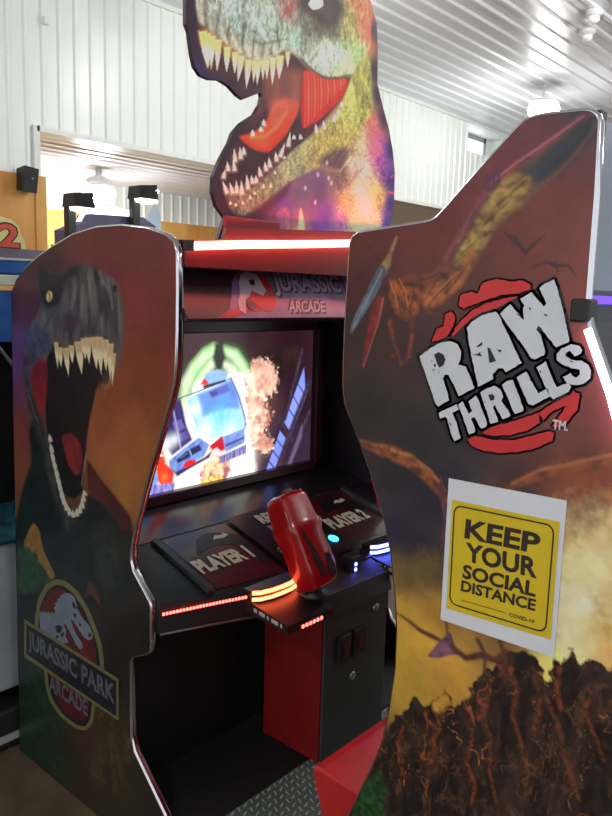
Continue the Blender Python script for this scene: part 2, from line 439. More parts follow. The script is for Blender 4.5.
MB().use(mat('teal_panel', (26, 92, 104), .2, rgb2=(14, 52, 66))).hexa([(x0, y0 - .05, .77), (x1, y0 - .05, .74), (x1, y0 + .3, .78), (x0, y0 + .3, .80), (x0, y0 - .05, .78), (x1, y0 - .05, .75), (x1, y0 + .3, .93), (x0, y0 + .3, .99)]).build('control_shelf', None, a)
MB().use(mat('pale_grey_panel', (150, 154, 162), .4, rgb2=(128, 134, 146), scale=4)).box((x0, y0 - .03, .2), (x1 - .1, y0 + .12, .74), .015).build('front_panel', None, a)
MB().use(M_black2).box((x0, y0 - .07, 0), (x1, y1, .15), .01).build('base', None, a)
MB().use(mat('pale_base_strip', (150, 152, 150), .4)).box((x0, y0 - .077, .035), (x1, y0 - .07, .06)).build('base_strip', None, a)
sg = MB().use(mat('sign_yellow', (232, 232, 150), .4, var=.05))
ys = 2.75
shape = [(-.45, 1.76), (.262, 1.752), (.286, 1.77), (.285, 1.80), (.27, 1.825), (.262, 1.855), (.235, 1.876), (.2, 1.884), (-.45, 1.88)]
sg.prism([(p[0], ys, p[1]) for p in shape], (0, .03, 0))
so = sg.build('sign', None, a)
for xp in (-.3, .1): MB().use(M_black2).box((xp, 2.782, 1.74), (xp + .04, 2.80, 1.86)).build('sign_post', None, a)
mk = mat('sign_dark', (45, 30, 34), .5); mo = mat('sign_orange', (226, 96, 76), .4, var=.04)
d = MB(); put_text(d, '2', (.172, ys - .002, 1.768), (.094, 0, 0), (0, 0, .098), mk, .06); put_text(d, '2', (.178, ys - .004, 1.774), (.082, 0, 0), (0, 0, .086), mo, .03)
d.build('numeral', None, so, fixn=False)

b = thing('arcade_machine', 'dark purple machine with two small floodlights on posts, behind the dinosaur panel', 'arcade machine', (1.63, 4.4, 0))
M_purp = mat('purple_grey_laminate', (88, 80, 108), .5, var=.1)
MB().use(M_purp).prism([(1.33, 4.2, .05), (2.0, 4.2, .05), (2.0, 4.2, 2.05), (1.9, 4.2, 2.10), (1.50, 4.2, 2.085), (1.47, 4.2, 2.04), (1.33, 4.2, 1.975)], (0, .14, 0)).build('body', None, b)
MB().use(M_black2).box((1.35, 4.21, 0), (1.97, 4.33, .05)).build('base', None, b)
MB().use(mat('lit_white_top', (250, 250, 255), .4, emit=(.9, .95, 1), es=1.6, var=0)).prism([(1.47, 4.26, 2.04), (1.95, 4.26, 2.06), (1.9, 4.26, 2.135), (1.7, 4.26, 2.155), (1.52, 4.26, 2.125)], (0, .06, 0)).build('light_hood', None, b)
for k, (px, zt, dz) in enumerate(((1.335, 2.135, 0), (1.805, 2.235, 0))):
    p = MB().use(M_black2).box((px - .028, 4.14, 1.70), (px + .028, 4.19, zt), .006).build('lamp_post', None, b)
    f = MB().use(M_black2).hexa([(px - .03, 4.06, zt - .03), (px + .08, 4.02, zt - .035), (px + .08, 4.16, zt - .035), (px - .03, 4.2, zt - .03),
                                 (px - .02, 4.08, zt + .05), (px + .085, 4.04, zt + .06), (px + .085, 4.16, zt + .06), (px - .02, 4.2, zt + .05)]).build('floodlight', None, b)
    MB().use(mat('floodlight_lens', (255, 255, 255), .4, emit=(.95, .97, 1), es=3, var=0)).hexa([(px - .01, 4.07, zt - .05), (px + .085, 4.03, zt - .055), (px + .085, 4.15, zt - .055), (px - .01, 4.19, zt - .05),
                                 (px - .02, 4.065, zt - .03), (px + .075, 4.025, zt - .035), (px + .075, 4.15, zt - .035), (px - .02, 4.19, zt - .03)]).build('lens', None, f)
    MB().use(M_lens).lathe([(.012, 0), (.012, .004)], (px + .085, 4.04, zt + .02), (0.1, -1, 0), 12).build('indicator', None, f)
fin = smooth_poly([(2.0, 1.95), (2.12, 1.95), (2.125, 2.08), (2.11, 2.16), (2.075, 2.21), (2.03, 2.15), (2.0, 2.06)])
fm = mat('pale_blue_acrylic', (190, 212, 226), .2, var=.05)
MB().use(fm).prism([(p[0], 4.3, p[1]) for p in fin], (0, .02, 0)).box((1.99, 4.3, 1.9), (2.1, 4.33, 1.97)).build('fin', None, b)

# ================================================================= screen cabinet
def P0(px, py): w = on(0, 0.0, px, py); return (float(w[1]), float(w[2]))
LEFT_PX = [(11.5, 293), (16.5, 281), (26.5, 267.6), (38.6, 256.5), (53, 246.5), (73.5, 234.5), (95.6, 227.6), (121, 225.6), (147, 228.6), (165.4, 235), (173.5, 242), (176.2, 252),
           (176.4, 290), (176, 330), (175.2, 362), (173.6, 382), (169, 402), (161.8, 426), (150.7, 464), (141.5, 499.4), (135, 525), (131, 548), (130, 560), (133, 572), (149, 602), (150, 606), (150, 651), (147, 654), (133, 656.5), (130.5, 661),
           (130, 700), (130.5, 736), (134, 752), (164.7, 816)]
LEFT = [P0(*p) for p in LEFT_PX] + [(1.47, .02), (1.47, 0.0), (2.352, 0.0)]
RIGHT_PX = [(350.8, 243), (353, 237), (358, 233.4), (368, 231.5), (400, 226.5), (426, 222.5), (434, 219.6), (440, 214.6), (462, 189.5), (485, 163.5), (512.7, 132.9), (519, 126.5), (526, 120.5), (534, 117), (545, 114.7), (584, 110.6), (591, 111.6), (596, 115), (598.5, 121),
            (594.5, 194), (589.5, 257), (585.5, 308), (588.5, 326), (612, 394)]
RIGHT_LO = [(349, 816), (363, 787), (376, 760), (384, 739), (390.5, 706), (396, 668), (397.5, 630), (396.5, 602), (391.5, 552), (384, 515), (373, 477), (361, 443), (350, 416), (345.5, 403), (343.6, 388), (344.4, 350), (346.4, 310), (349.4, 260)]
RIGHT = [P0(*p) for p in RIGHT_PX] + [(.36, 1.36), (.30, 1.15), (.28, .95), (.28, 0.0), (.97, 0.0), (.97, .25), (.93, .40)] + [P0(*p) for p in RIGHT_LO]

def panel(name, outline, x0, x1, m, parent):
    return MB().use(m).prism([(x0, y, z) for y, z in outline], (x1 - x0, 0, 0)).build(name, None, parent)
def edge_trim(outline, x0, x1, parent, t=.005, m=None, skip_floor=True):
    mb = MB().use(m or M_chrome); n = len(outline); cx = np.array(outline)
    A = .5 * sum(cx[i][0] * cx[(i + 1) % n][1] - cx[(i + 1) % n][0] * cx[i][1] for i in range(n)); sg = 1 if A > 0 else -1
    R = []
    for i in range(n):
        d1 = cx[i] - cx[i - 1]; d2 = cx[(i + 1) % n] - cx[i]; d1 /= np.linalg.norm(d1); d2 /= np.linalg.norm(d2)
        nn = np.array([d1[1], -d1[0]]) + np.array([d2[1], -d2[0]]); nn *= sg; nn /= max(np.linalg.norm(nn), .5)
        p, q = cx[i], cx[i] + nn * t; r = cx[i] + nn * t * .55
        if p[1] < .01: q = p; r = p
        R.append([mb.bm.verts.new(v) for v in ((x0, p[0], p[1]), (x0, r[0], r[1]), (x0 + .3 * (x1 - x0), q[0], q[1]), (x1 - .3 * (x1 - x0), q[0], q[1]), (x1, r[0], r[1]), (x1, p[0], p[1]))])
    fs = []
    for i in range(n):
        a, b = R[i], R[(i + 1) % n]
        for k in range(5):
            f = mb.bm.faces.new([a[k], a[k + 1], b[k + 1], b[k]]); f.smooth = True; fs.append(f)
    mb._f(fs)
    return mb.build('edge_trim', None, parent)

cab = thing('arcade_cabinet', 'screen cabinet with dinosaur printed side, red light tube and lit game screen', 'arcade machine', (.65, 1.9, 0))
M_panelbase = mat('panel_core', (60, 26, 30), .45)
left_panel = panel('side_panel', LEFT, 0, .02, M_panelbase, cab)
left_panel['label'] = 'near side panel printed with a roaring dinosaur'
edge_trim(LEFT, -.0015, .0215, left_panel)
far = panel('side_panel', LEFT, 1.28, 1.30, M_inner, cab)
edge_trim(LEFT, 1.2785, 1.3015, far)
MB().use(M_black).box((.02, 2.12, .05), (1.28, 2.14, 1.6)).build('back_panel', None, cab)
MB().use(M_black).box((.02, 1.484, 1.742), (1.28, 2.1, 1.758)).build('top_panel', None, cab)
# header
M_header = mat('header_red', (78, 10, 13), .38, var=.1)
hd = MB().use(M_header).prism([(.02, 1.47, 1.702), (1.28, 1.47, 1.702), (1.28, 1.47, 1.86), (.65, 1.47, 1.826), (.155, 1.47, 1.797), (.145, 1.47, 1.768), (.02, 1.47, 1.754)], (0, .012, 0)).build('header', None, cab)
MB().use(mat('header_light', (255, 200, 190), .4, emit=(1, .16, .11), es=13, var=0)).tube([(.024, 1.445, 1.742), (.2, 1.443, 1.757), (.42, 1.442, 1.772), (.65, 1.442, 1.790), (.95, 1.442, 1.806), (1.27, 1.445, 1.815)], .0105, 10).build('light_tube', None, hd)
MB().use(M_black2).box((.02, 1.440, 1.730), (.0225, 1.47, 1.756)).build('tube_holder', None, hd)
MB().use(M_black2).box((1.268, 1.44, 1.79), (1.28, 1.47, 1.825)).build('tube_holder', None, hd)
MB().use(M_header).box((.02, 1.47, 1.692), (1.28, 1.58, 1.702)).build('header_ledge', None, hd)
SB, SH = Vector((0, 1.458, 1.565)), Vector((0, .10, .138)); SN = Vector((0, -.138, .10)).normalized()
def S(x, h, o=.0): return Vector((x, 0, 0)) + SB + SH * h + SN * o
sgn = MB().use(mat('sign_backing', (46, 20, 28), .4))
sgn.prism([S(.02, 0), S(1.28, 0), S(1.28, 1), S(.02, 1)], -SN * .015).build('sign_face', None, cab)
sp_ = MB().use(mat('sign_lilac', (120, 96, 130), .35, rgb2=(86, 60, 98), scale=7))
sp_.face([S(.115, .0, .001), S(1.26, .0, .001), S(1.26, .97, .001), S(.30, .97, .001), S(.255, .86, .001), S(.225, .66, .001), S(.20, .4, .001), S(.17, .15, .001)])
sgp = sp_.build('sign_print', None, cab)
m_sr, m_sw, m_sd, m_sl = mat('emblem_red', (150, 20, 24), .4), mat('emblem_bone', (156, 140, 150), .4, var=.05), mat('emblem_dark', (40, 26, 34), .4), mat('letter_lilac', (150, 132, 156), .4, var=.06)
em = MB()
def s_poly(pts, o, m): em.use(m).face([S(x, h, o) for x, h in pts])
ell = [(.312 + .062 * math.cos(t), .56 + .44 * math.sin(t)) for t in np.linspace(0, 2 * math.pi, 36, endpoint=False)]
s_poly(ell, .002, m_sr)
s_poly([(.115, .0), (.17, .0), (.24, .12), (.30, .14), (.27, .3), (.235, .25), (.16, .12)], .002, m_sr)
s_poly([(.335, .86), (.30, .92), (.27, .82), (.25, .66), (.235, .45), (.213, .30), (.205, .14), (.222, .06), (.232, .2), (.25, .36), (.27, .42), (.285, .52), (.32, .42), (.345, .52), (.34, .7)], .003, m_sw)
s_poly([(.29, .72), (.315, .75), (.31, .64), (.292, .62)], .004, m_sd)
s_poly([(.245, .33), (.262, .38), (.27, .2), (.252, .12), (.24, .2)], .004, m_sd)
lean = lambda a, b: (a + .10 * b / 8, b)
def sign_text(t, x0, x1, h0, h1):
    co, fs = text(t, .03)
    for dx, dh, o, m in ((.004, -.04, .002, m_sd), (-.003, .03, .0022, m_sd), (0, 0, .003, m_sl)):
        em.use(m); vs = [em.bm.verts.new(S(x0 + (x1 - x0) * float(a) + .022 * float(b) + dx, h0 + (h1 - h0) * float(b) + dh, o)) for a, b in co]
        for f in fs:
            try: em._f([em.bm.faces.new([vs[i] for i in f])])
            except ValueError: pass
sign_text('JURASSIC PARK', .375, .89, .42, .92); sign_text('ARCADE', .395, .555, .10, .34)
em.build('emblem_lettering', None, sgp, fixn=False)
MB().use(M_inner).prism([(.02, 1.475, 1.562), (.02, 2.02, 1.53), (.02, 2.02, 1.54), (.02, 1.56, 1.70)], (1.26, 0, 0)).build('hood_underside', None, cab)
# screen
M_bez = mat('bezel_dark_red', (62, 20, 24), .3)
bz = MB().use(M_bez)
for a, b in (((.095, .905), (1.19, .94)), ((.095, 1.487), (1.19, 1.53)), ((.095, .905), (.14, 1.53)), ((1.152, .905), (1.19, 1.53))):
    bz.box((a[0], 2.0, a[1]), (b[0], 2.06, b[1]), .004)
bezel = bz.build('screen_bezel', None, cab)
MB().use(M_inner).box((.02, 2.06, .88), (1.28, 2.08, 1.56)).build('screen_surround', None, cab)
MB().use(mat('glossy_black_shelf', (40, 36, 40), .22)).hexa([(.02, 1.82, .82), (1.28, 1.82, .82), (1.28, 2.04, .88), (.02, 2.04, .88), (.02, 1.82, .862), (1.28, 1.82, .862), (1.28, 2.03, .908), (.02, 2.03, .908)]).build('shelf', None, cab)
# control deck
def dz(y): return .76 + .3125 * (y - 1.5)
front = [(.02, 1.575), (.15, 1.528), (.284, 1.476), (.40, 1.458), (.65, 1.448), (.90, 1.458), (1.016, 1.476), (1.15, 1.528), (1.28, 1.575)]
dk = MB().use(mat('deck_black', (30, 28, 32), .35))
top = front + [(1.28, 1.82), (.02, 1.82)]
a_ = [dk.bm.verts.new((x, y, dz(y))) for x, y in top]; b_ = [dk.bm.verts.new((x, y, .69 if y < 1.7 else .75)) for x, y in top]
dk._f([dk.bm.faces.new(a_), dk.bm.faces.new(b_[::-1])] + [dk.bm.faces.new([a_[i], b_[i], b_[(i + 1) % len(top)], a_[(i + 1) % len(top)]]) for i in range(len(top))])
deck = dk.build('control_deck', None, cab)
MB().use(mat('lip_trim', (96, 84, 92), .3, .5)).tube([(x, y - .002, .692) for x, y in front], .004, 8).build('lip_trim', None, deck)
M_plate = mat('player_plate', (98, 18, 26), .3, rgb2=(34, 12, 18), scale=7, coat=.3)
M_cream = mat('cream_lettering', (205, 198, 176), .4, var=.05)
M_rail = mat('deck_rail', (66, 66, 72), .35, .3)
def deck_quad(mb, pts, o=.002): mb.face([(x, y, dz(y) + o) for x, y in pts])
def deck_text(mb, s, x0, x1, y0, y1, m, o=.004, skew=0.0):
    put_text(mb, s, (x0, y0, dz(y0) + o), (x1 - x0, 0, 0), (skew, y1 - y0, dz(y1) - dz(y0)), m, .05)
for k, (xa, xb, w) in enumerate(((.21, .475, 'PLAYER 1'), (.825, 1.10, 'PLAYER 2'))):
    pl = MB().use(M_plate); deck_quad(pl, [(xa, 1.55), (xb, 1.52), (xb, 1.81), (xa, 1.81)])
    p = pl.build('player_plate', None, deck)
    t = MB()
    deck_text(t, w, xa + .005 + .0 * k, xa + .225, 1.62, 1.685, M_cream)
    t.use(mat('plate_dark_print', (20, 14, 18), .4)); pts = smooth_poly([(xa + .05, 1.70), (xa + .1, 1.77), (xa + .17, 1.79), (xa + .25, 1.75), (xa + .255, 1.6), (xa + .22, 1.56), (xa + .235, 1.64), (xa + .2, 1.71), (xa + .12, 1.72)])
    deck_quad(t, [tuple(q) for q in pts], .003)
    t.use(M_cream); deck_quad(t, [(xa + .155, 1.745), (xa + .175, 1.765), (xa + .20, 1.758), (xa + .215, 1.768), (xa + .225, 1.75), (xa + .195, 1.742), (xa + .17, 1.748)], .004)
    t.build('player_lettering', None, p, fixn=False)
for xr, s in ((.185, 1), (1.115, -1)):
    MB().use(M_rail).hexa([(xr - .014, 1.55, dz(1.55)), (xr + .014, 1.55, dz(1.55)), (xr + .014, 1.815, dz(1.815)), (xr - .014, 1.815, dz(1.815)), (xr - .012, 1.55, dz(1.55) + .012), (xr + .012, 1.55, dz(1.55) + .012), (xr + .012, 1.815, dz(1.815) + .012), (xr - .012, 1.815, dz(1.815) + .012)]).build('deck_rail', None, deck)
mp_ = MB().use(mat('plate_centre', (30, 22, 26), .3, rgb2=(52, 16, 22), scale=6)); deck_quad(mp_, [(.485, 1.50), (.815, 1.50), (.815, 1.818), (.485, 1.818)], .012)
cp = mp_.build('centre_plate', None, deck)
t = MB(); deck_text(t, 'RES', .585, .665, 1.735, 1.79, M_cream, .015); t.use(mat('pink_print', (196, 120, 110), .4)); deck_quad(t, [(.585, 1.69), (.665, 1.69), (.665, 1.722), (.585, 1.722)], .014)
t.build('centre_lettering', None, cp, fixn=False)
def button(x, y, m, name='start_button'):
    n = Vector((0, -.3125, 1)).normalized(); o = Vector((x, y, dz(y) + .002))
    r = MB().use(M_black2).lathe([(.026, 0), (.026, .006), (.021, .009)], o, n, 24).build(name, None, deck)
    MB().use(m).lathe([(.019, .004), (.019, .012), (.012, .016)], o, n, 24).build('cap', None, r)
button(.765, 1.575, mat('cyan_lit_cap', (60, 200, 240), .3, emit=(.05, .55, 1), es=2.2, var=0))
button(.535, 1.60, mat('unlit_cap', (60, 40, 44), .3))
# light strips on the lip
M_ledr = mat('red_led', (255, 60, 40), .4, emit=(1, .06, .045), es=8, var=0); M_ledb = mat('blue_led', (60, 80, 255), .4, emit=(.12, .16, 1), es=8, var=0)
M_rimr = mat('red_rim_light', (255, 120, 60), .4, emit=(1, .13, .05), es=6, var=0)
M_stripbase = mat('strip_base', (60, 10, 10), .5)
def lerp_front(x):
    xs = [p[0] for p in front]; return float(np.interp(x, xs, [p[1] for p in front]))
def zs(x): return .752 + .03 * (min(x, 1.3 - x) - .02)
def led_strip(x0, x1, n, m, name='light_strip'):
    mb = MB().use(M_stripbase)
    mb.tube([(x, lerp_front(x) - .003, zs(x)) for x in np.linspace(x0, x1, 8)], .0045, 6)
    mb.use(m)
    for x in np.linspace(x0 + .006, x1 - .006, n):
        y = lerp_front(x); mb.lathe([(.0045, 0), (.0042, .003), (.002, .005)], (x, y - .005, zs(x)), (0, -1, 0), 8)
    return mb.build(name, None, deck)
led_strip(.021, .262, 26, M_ledr); led_strip(1.04, 1.275, 26, M_ledb)
# pods that carry the guns
for k, (xc, m) in enumerate(((.365, M_ledr), (.935, M_ledb))):
    pm_ = mat('pod_black', (34, 26, 28), .35)
    pb = MB().use(pm_).hexa([(xc - .095, 1.325, .69), (xc + .095, 1.315, .69), (xc + .105, 1.5, .715), (xc - .105, 1.5, .715), (xc - .095, 1.325, .716), (xc + .095, 1.315, .716), (xc + .105, 1.5, .752), (xc - .105, 1.5, .752)])
    pod = pb.build('gun_pod', None, cab)
    arc = [(xc - .10, 1.462), (xc - .08, 1.447), (xc - .04, 1.438), (xc, 1.436), (xc + .04, 1.438), (xc + .08, 1.447), (xc + .10, 1.462)]
    MB().use(pm_).prism([(x, y + .004, .742) for x, y in arc] + [(xc + .10, 1.5, .742), (xc - .10, 1.5, .742)], (0, 0, .036)).build('pod_rim', None, pod)
    MB().use(M_rimr if k == 0 else m).tube([(x, y, .774) for x, y in arc], .0062, 8).build('rim_light', None, pod)
    MB().use(M_rimr if k == 0 else m).tube([(x, y, .754) for x, y in arc], .0055, 8).build('rim_light', None, pod)
    fl_ = MB().use(M_stripbase).box((xc - .055, 1.312, .697), (xc + .045, 1.32, .711)); fl_.use(m)
    for x in np.linspace(xc - .045, xc + .035, 6): fl_.lathe([(.0062, 0), (.005, .003), (.002, .005)], (x, 1.313, .704), (0, -1, 0), 10)
    fl_.build('front_light', None, pod)
    mk_ = [MB().use(mat('pod_marks', (190, 170, 168), .4)) for _ in (0, 1)]
    for y0_, y1_ in ((1.345, 1.352), (1.36, 1.385), (1.395, 1.402), (1.41, 1.432), (1.44, 1.452)):
        for sx in (-1, 1):
            f_ = lambda y: xc + sx * (.0955 + (y - 1.325) / .175 * .01)
            zz = lambda y: .700 + (y - 1.325) / .175 * .03
            mk_[sx > 0].face([(f_(y0_), y0_, zz(y0_)), (f_(y1_), y1_, zz(y1_)), (f_(y1_), y1_, zz(y1_) + .012), (f_(y0_), y0_, zz(y0_) + .012)])
    for m_ in mk_: m_.build('side_marks', None, pod)
MB().use(M_black2).hexa([(.475, 1.37, .655), (.825, 1.36, .655), (.825, 1.46, .66), (.475, 1.46, .66), (.475, 1.385, .715), (.825, 1.375, .715), (.825, 1.46, .742), (.475, 1.46, .742)]).build('centre_housing', None, cab)
# pedestal with the coin door
MB().use(M_black).box((.02, 1.74, 0), (1.28, 1.77, .70)).build('kick_panel', None, cab)
ped = MB().use(M_redbox).box((.505, 1.395, .153), (.845, 1.64, .654)).build('pedestal', None, cab)
MB().use(mat('matte_black_base', (14, 14, 15), .7)).box((.02, 1.436, .0), (1.28, 1.738, .149)).build('base_plinth', None, cab)
cd = MB().use(M_darkgrey).box((.51, 1.385, .155), (.84, 1.396, .65), .004).build('coin_door', None, cab)
for x in (.60, .68):
    s_ = MB().use(M_black2).box((x - .03, 1.372, .47), (x + .03, 1.386, .56), .004).build('coin_slot', None, cd)
    MB().use(mat('reject_red', (70, 14, 16), .3)).box((x - .012, 1.368, .49), (x + .012, 1.373, .54), .002).build('reject_button', None, s_)  # even dark red button colour
MB().use(M_steel).lathe([(.014, 0), (.014, .006), (.009, .009)], (.655, 1.386, .40), (0, -1, 0), 20).build('lock', None, cd)
MB().use(M_steel).lathe([(.016, 0), (.016, .006), (.009, .01)], (.77, 1.386, .60), (0, -1, 0), 20).build('lock', None, cd)

# mounted guns
def make_gun(xc, label):
    g = thing('mounted_gun', label, 'gun', (xc, 1.39, .75), group='mounted light guns')
    A = Vector((xc + .012, 1.352, .775)); B = Vector((xc - .004, 1.492, 1.035)); ax = (B - A).normalized(); L = (B - A).length
    u = Vector((1, 0, 0)); u = (u - ax * u.dot(ax)).normalized(); w = u.cross(ax).normalized()
    if w.y > 0: w = -w                                   # w points up and back, to the player
    def ring(s, hw, ht, ch, ow=0.0):
        e = .46; pts = []
        for k in range(28):
            c, s_ = math.cos(2 * math.pi * k / 28), math.sin(2 * math.pi * k / 28)
            pts.append((hw * math.copysign(abs(c) ** e, c), ht * math.copysign(abs(s_) ** e, s_)))
        return [A + ax * (s * L) + u * a + w * (b + ow) for a, b in pts]
    mb = MB().use(M_red)
    mb.loft([ring(.0, .040, .03, .012), ring(.03, .052, .044, .014), ring(.2, .062, .052, .016), ring(.5, .06, .052, .018), ring(.56, .064, .057, .018), ring(.66, .068, .06, .02), ring(.70, .062, .054, .02), ring(.93, .057, .05, .022), ring(.97, .05, .044, .02), ring(1.0, .03, .03, .012)], True)
    sh = mb.build('shell', None, g)
    q = lambda s, a, b: A + ax * (s * L) + u * a + w * b
    vb = mat('gun_vent', (38, 14, 18), .3)
    v = MB().use(vb)
    v.loft([[q(.10, -.022, .052), q(.10, -.004, .052), q(.10, -.004, .049), q(.10, -.022, .049)], [q(.25, -.038, .054), q(.25, -.006, .054), q(.25, -.006, .05), q(.25, -.038, .05)], [q(.42, -.034, .054), q(.42, -.018, .054), q(.42, -.018, .05), q(.42, -.034, .05)], [q(.60, -.046, .058), q(.60, -.038, .058), q(.60, -.038, .054), q(.60, -.046, .054)]])
    v.build('vent', None, sh); v = MB().use(vb)
    v.loft([[q(.06, .014, .05), q(.06, .036, .05), q(.06, .036, .046), q(.06, .014, .046)], [q(.18, .01, .054), q(.18, .040, .054), q(.18, .040, .05), q(.18, .01, .05)], [q(.30, .02, .054), q(.30, .036, .054), q(.30, .036, .05), q(.30, .02, .05)]])
    v.build('vent', None, sh)
    me_ = mat('gun_edge', (215, 190, 190), .2, .6)
    for pts in ([q(.03, .053, .032), q(.2, .0625, .038), q(.5, .0605, .036), q(.66, .068, .042)], [q(.68, -.06, .036), q(.95, -.052, .03), q(.99, -.034, .02)], [q(.97, .03, .043), q(.99, .042, .03), q(.93, .057, .03)]):
        MB().use(me_).tube(pts, .0016, 6).build('edge_line', None, sh)
    MB().use(M_black2).loft([ring(1.0, .024, .024, .008), ring(1.035, .022, .022, .008), ring(1.035, .014, .014, .005), ring(1.0, .012, .012, .004)]).build('muzzle', None, g)
    gr = MB().use(M_black2); gr.tube([A + ax * .03 - w * .02, A - ax * .01 - w * .05, Vector((xc + .03, 1.36, .756))], [.026, .022, .024], 12)
    gr.build('grip', None, g)
    MB().use(M_black2).lathe([(.045, 0), (.045, .012), (.028, .02), (.022, .05), (.03, .06), (.012, .075)], (xc + .015, 1.378, .742), (0, 0, 1), 24).box((xc - .03, 1.37, .755), (xc - .014, 1.41, .82), .004).box((xc + .045, 1.37, .755), (xc + .061, 1.41, .82), .004).build('swivel_mount', None, g)
    MB().use(M_steel).lathe([(.007, 0), (.006, .003)], (xc - .03, 1.39, .80), (-1, 0, 0), 12).build('bolt', None, g)
    return g
g1 = make_gun(.425, 'red mounted gun with dark vents, on the pod with red lights')
g2 = make_gun(.945, 'second mounted gun, on the blue lit pod and mostly behind the flying reptile panel')
MB().use(M_black2).box((.685, 1.425, .72), (.735, 1.47, .785), .006).build('indicator_box', None, deck)
for zi in (.757, .739): MB().use(M_ledb).lathe([(.007, 0), (.005, .004)], (.705, 1.426, zi), (-.3, -1, .1), 12).build('indicator_light', None, deck)

# ================================================================= seat cabin
seat = thing('seat_cabin', 'seat cabin with tall flying reptile side panel, red bench and tread plate floor', 'arcade machine', (.65, .8, 0))
right_panel = panel('side_panel', RIGHT, 0, .02, mat('seat_panel_core', (50, 30, 32), .45), seat)
right_panel['label'] = 'near side panel printed with flying reptiles, volcano and a big logo'
edge_trim(RIGHT, -.0015, .0215, right_panel)
panel('side_panel', RIGHT, 1.28, 1.30, M_inner, seat)
M_rear = mat('rear_grey_sheen', (128, 142, 158), .3, var=.06)  # blue-grey of reflected light put into the colour
yb = .482
MB().use(M_rear).box((.02, yb, 1.655), (1.28, yb + .02, 1.925)).build('rear_panel', None, seat)
MB().use(mat('rear_navy', (30, 32, 52), .4)).prism([(.02, yb, 1.655), (.02, yb + .02, 1.655), (.02, yb + .02, 1.6), (.02, .33, 1.1), (.02, .33, .0), (.02, .31, 0), (.02, .31, 1.12), (.02, yb, 1.6)], (1.26, 0, 0)).build('rear_shell', None, seat)
MB().use(M_black2).box((.02, yb - .012, 1.66), (.045, yb, 1.93)).build('rear_edge', None, seat)
MB().use(mat('purple_led', (120, 60, 255), .4, emit=(.2, .07, 1), es=.5, var=0)).box((.03, yb - .012, 1.632), (1.27, yb, 1.646)).build('purple_light', None, seat)
tb = MB().use(mat('white_violet_tube', (255, 250, 255), .4, emit=(.86, .8, 1), es=4.5, var=0))
e = [P0(589.5, 329), P0(612, 394), (.36, 1.36), (.30, 1.15)]
tb.tube([(-.008, y, z) for y, z in e], .0062, 12); tb.build('rear_light_tube', None, seat)
MB().use(M_black2).box((-.007, .452, 1.603), (.03, .484, 1.64), .004).build('tube_clamp', None, seat)
# tread plate platform
M_tread = mat('tread_plate', (98, 112, 105), .4, .2, var=.15)
pf = MB().use(M_tread).box((.02, .335, .02), (1.28, 1.43, .15))
pf.use(mat('tread_ridge', (176, 190, 182), .3, .3))
for j in range(41):
    for i in range(50):
        x, y = .035 + i * .025, .40 + j * .0255
        d = .35 if (i + j) % 2 else -.35 + math.pi / 2
        if y > 1.42 or x > 1.26: continue
        c, s = math.cos(d) * .009, math.sin(d) * .009; pc, ps = -math.sin(d) * .0025, math.cos(d) * .0025
        pf.hexa([(x - c - pc, y - s - ps, .1502), (x + c - pc, y + s - ps, .1502), (x + c + pc, y + s + ps, .1502), (x - c + pc, y - s + ps, .1502), (x - c * .8, y - s * .8 - .0005, .1525), (x + c * .8, y + s * .8 - .0005, .1525), (x + c * .8, y + s * .8 + .0005, .1525), (x - c * .8, y - s * .8 + .0005, .1525)])
pf.build('tread_platform', None, seat)
# red bench
M_seat = mat('red_vinyl', (188, 36, 40), .38, var=.1, coat=.2)
prof = [(1.065, .50), (1.07, .485), (1.035, .40), (1.0, .30), (.98, .15), (.5, .15), (.5, .47), (.9, .49), (1.04, .505)]
sb = MB().use(M_seat); sb.prism([(.09, y, z) for y, z in prof], (1.13, 0, 0))
es = [e for e in sb.bm.edges if abs(e.verts[0].co.x - e.verts[1].co.x) < 1e-6]
r_ = bmesh.ops.bevel(sb.bm, geom=es, offset=.008, segments=3, profile=.5, affect='EDGES')
sb.build('bench_seat', None, seat)
MB().use(M_seat).hexa([(.09, .50, .44), (1.22, .50, .44), (1.22, .62, .49), (.09, .62, .49), (.09, .505, 1.25), (1.22, .505, 1.25), (1.22, .545, 1.25), (.09, .545, 1.25)]).build('backrest', None, seat)

# ================================================================= printed artwork: dinosaur on the near side panel
GL, GR, GT = .98, .93, 2.3
def C_(*c): return tuple(c)
art = Art(0, 0.0, (1, 2), None, .003) if False else None
class PanelArt(Art):
    def __init__(s, outline_m, step, ax=0, v=0.0, axes=(1, 2)):
        s.ax, s.v, s.axes = ax, v, axes; s.out = np.array(outline_m, float); s.setup(step)

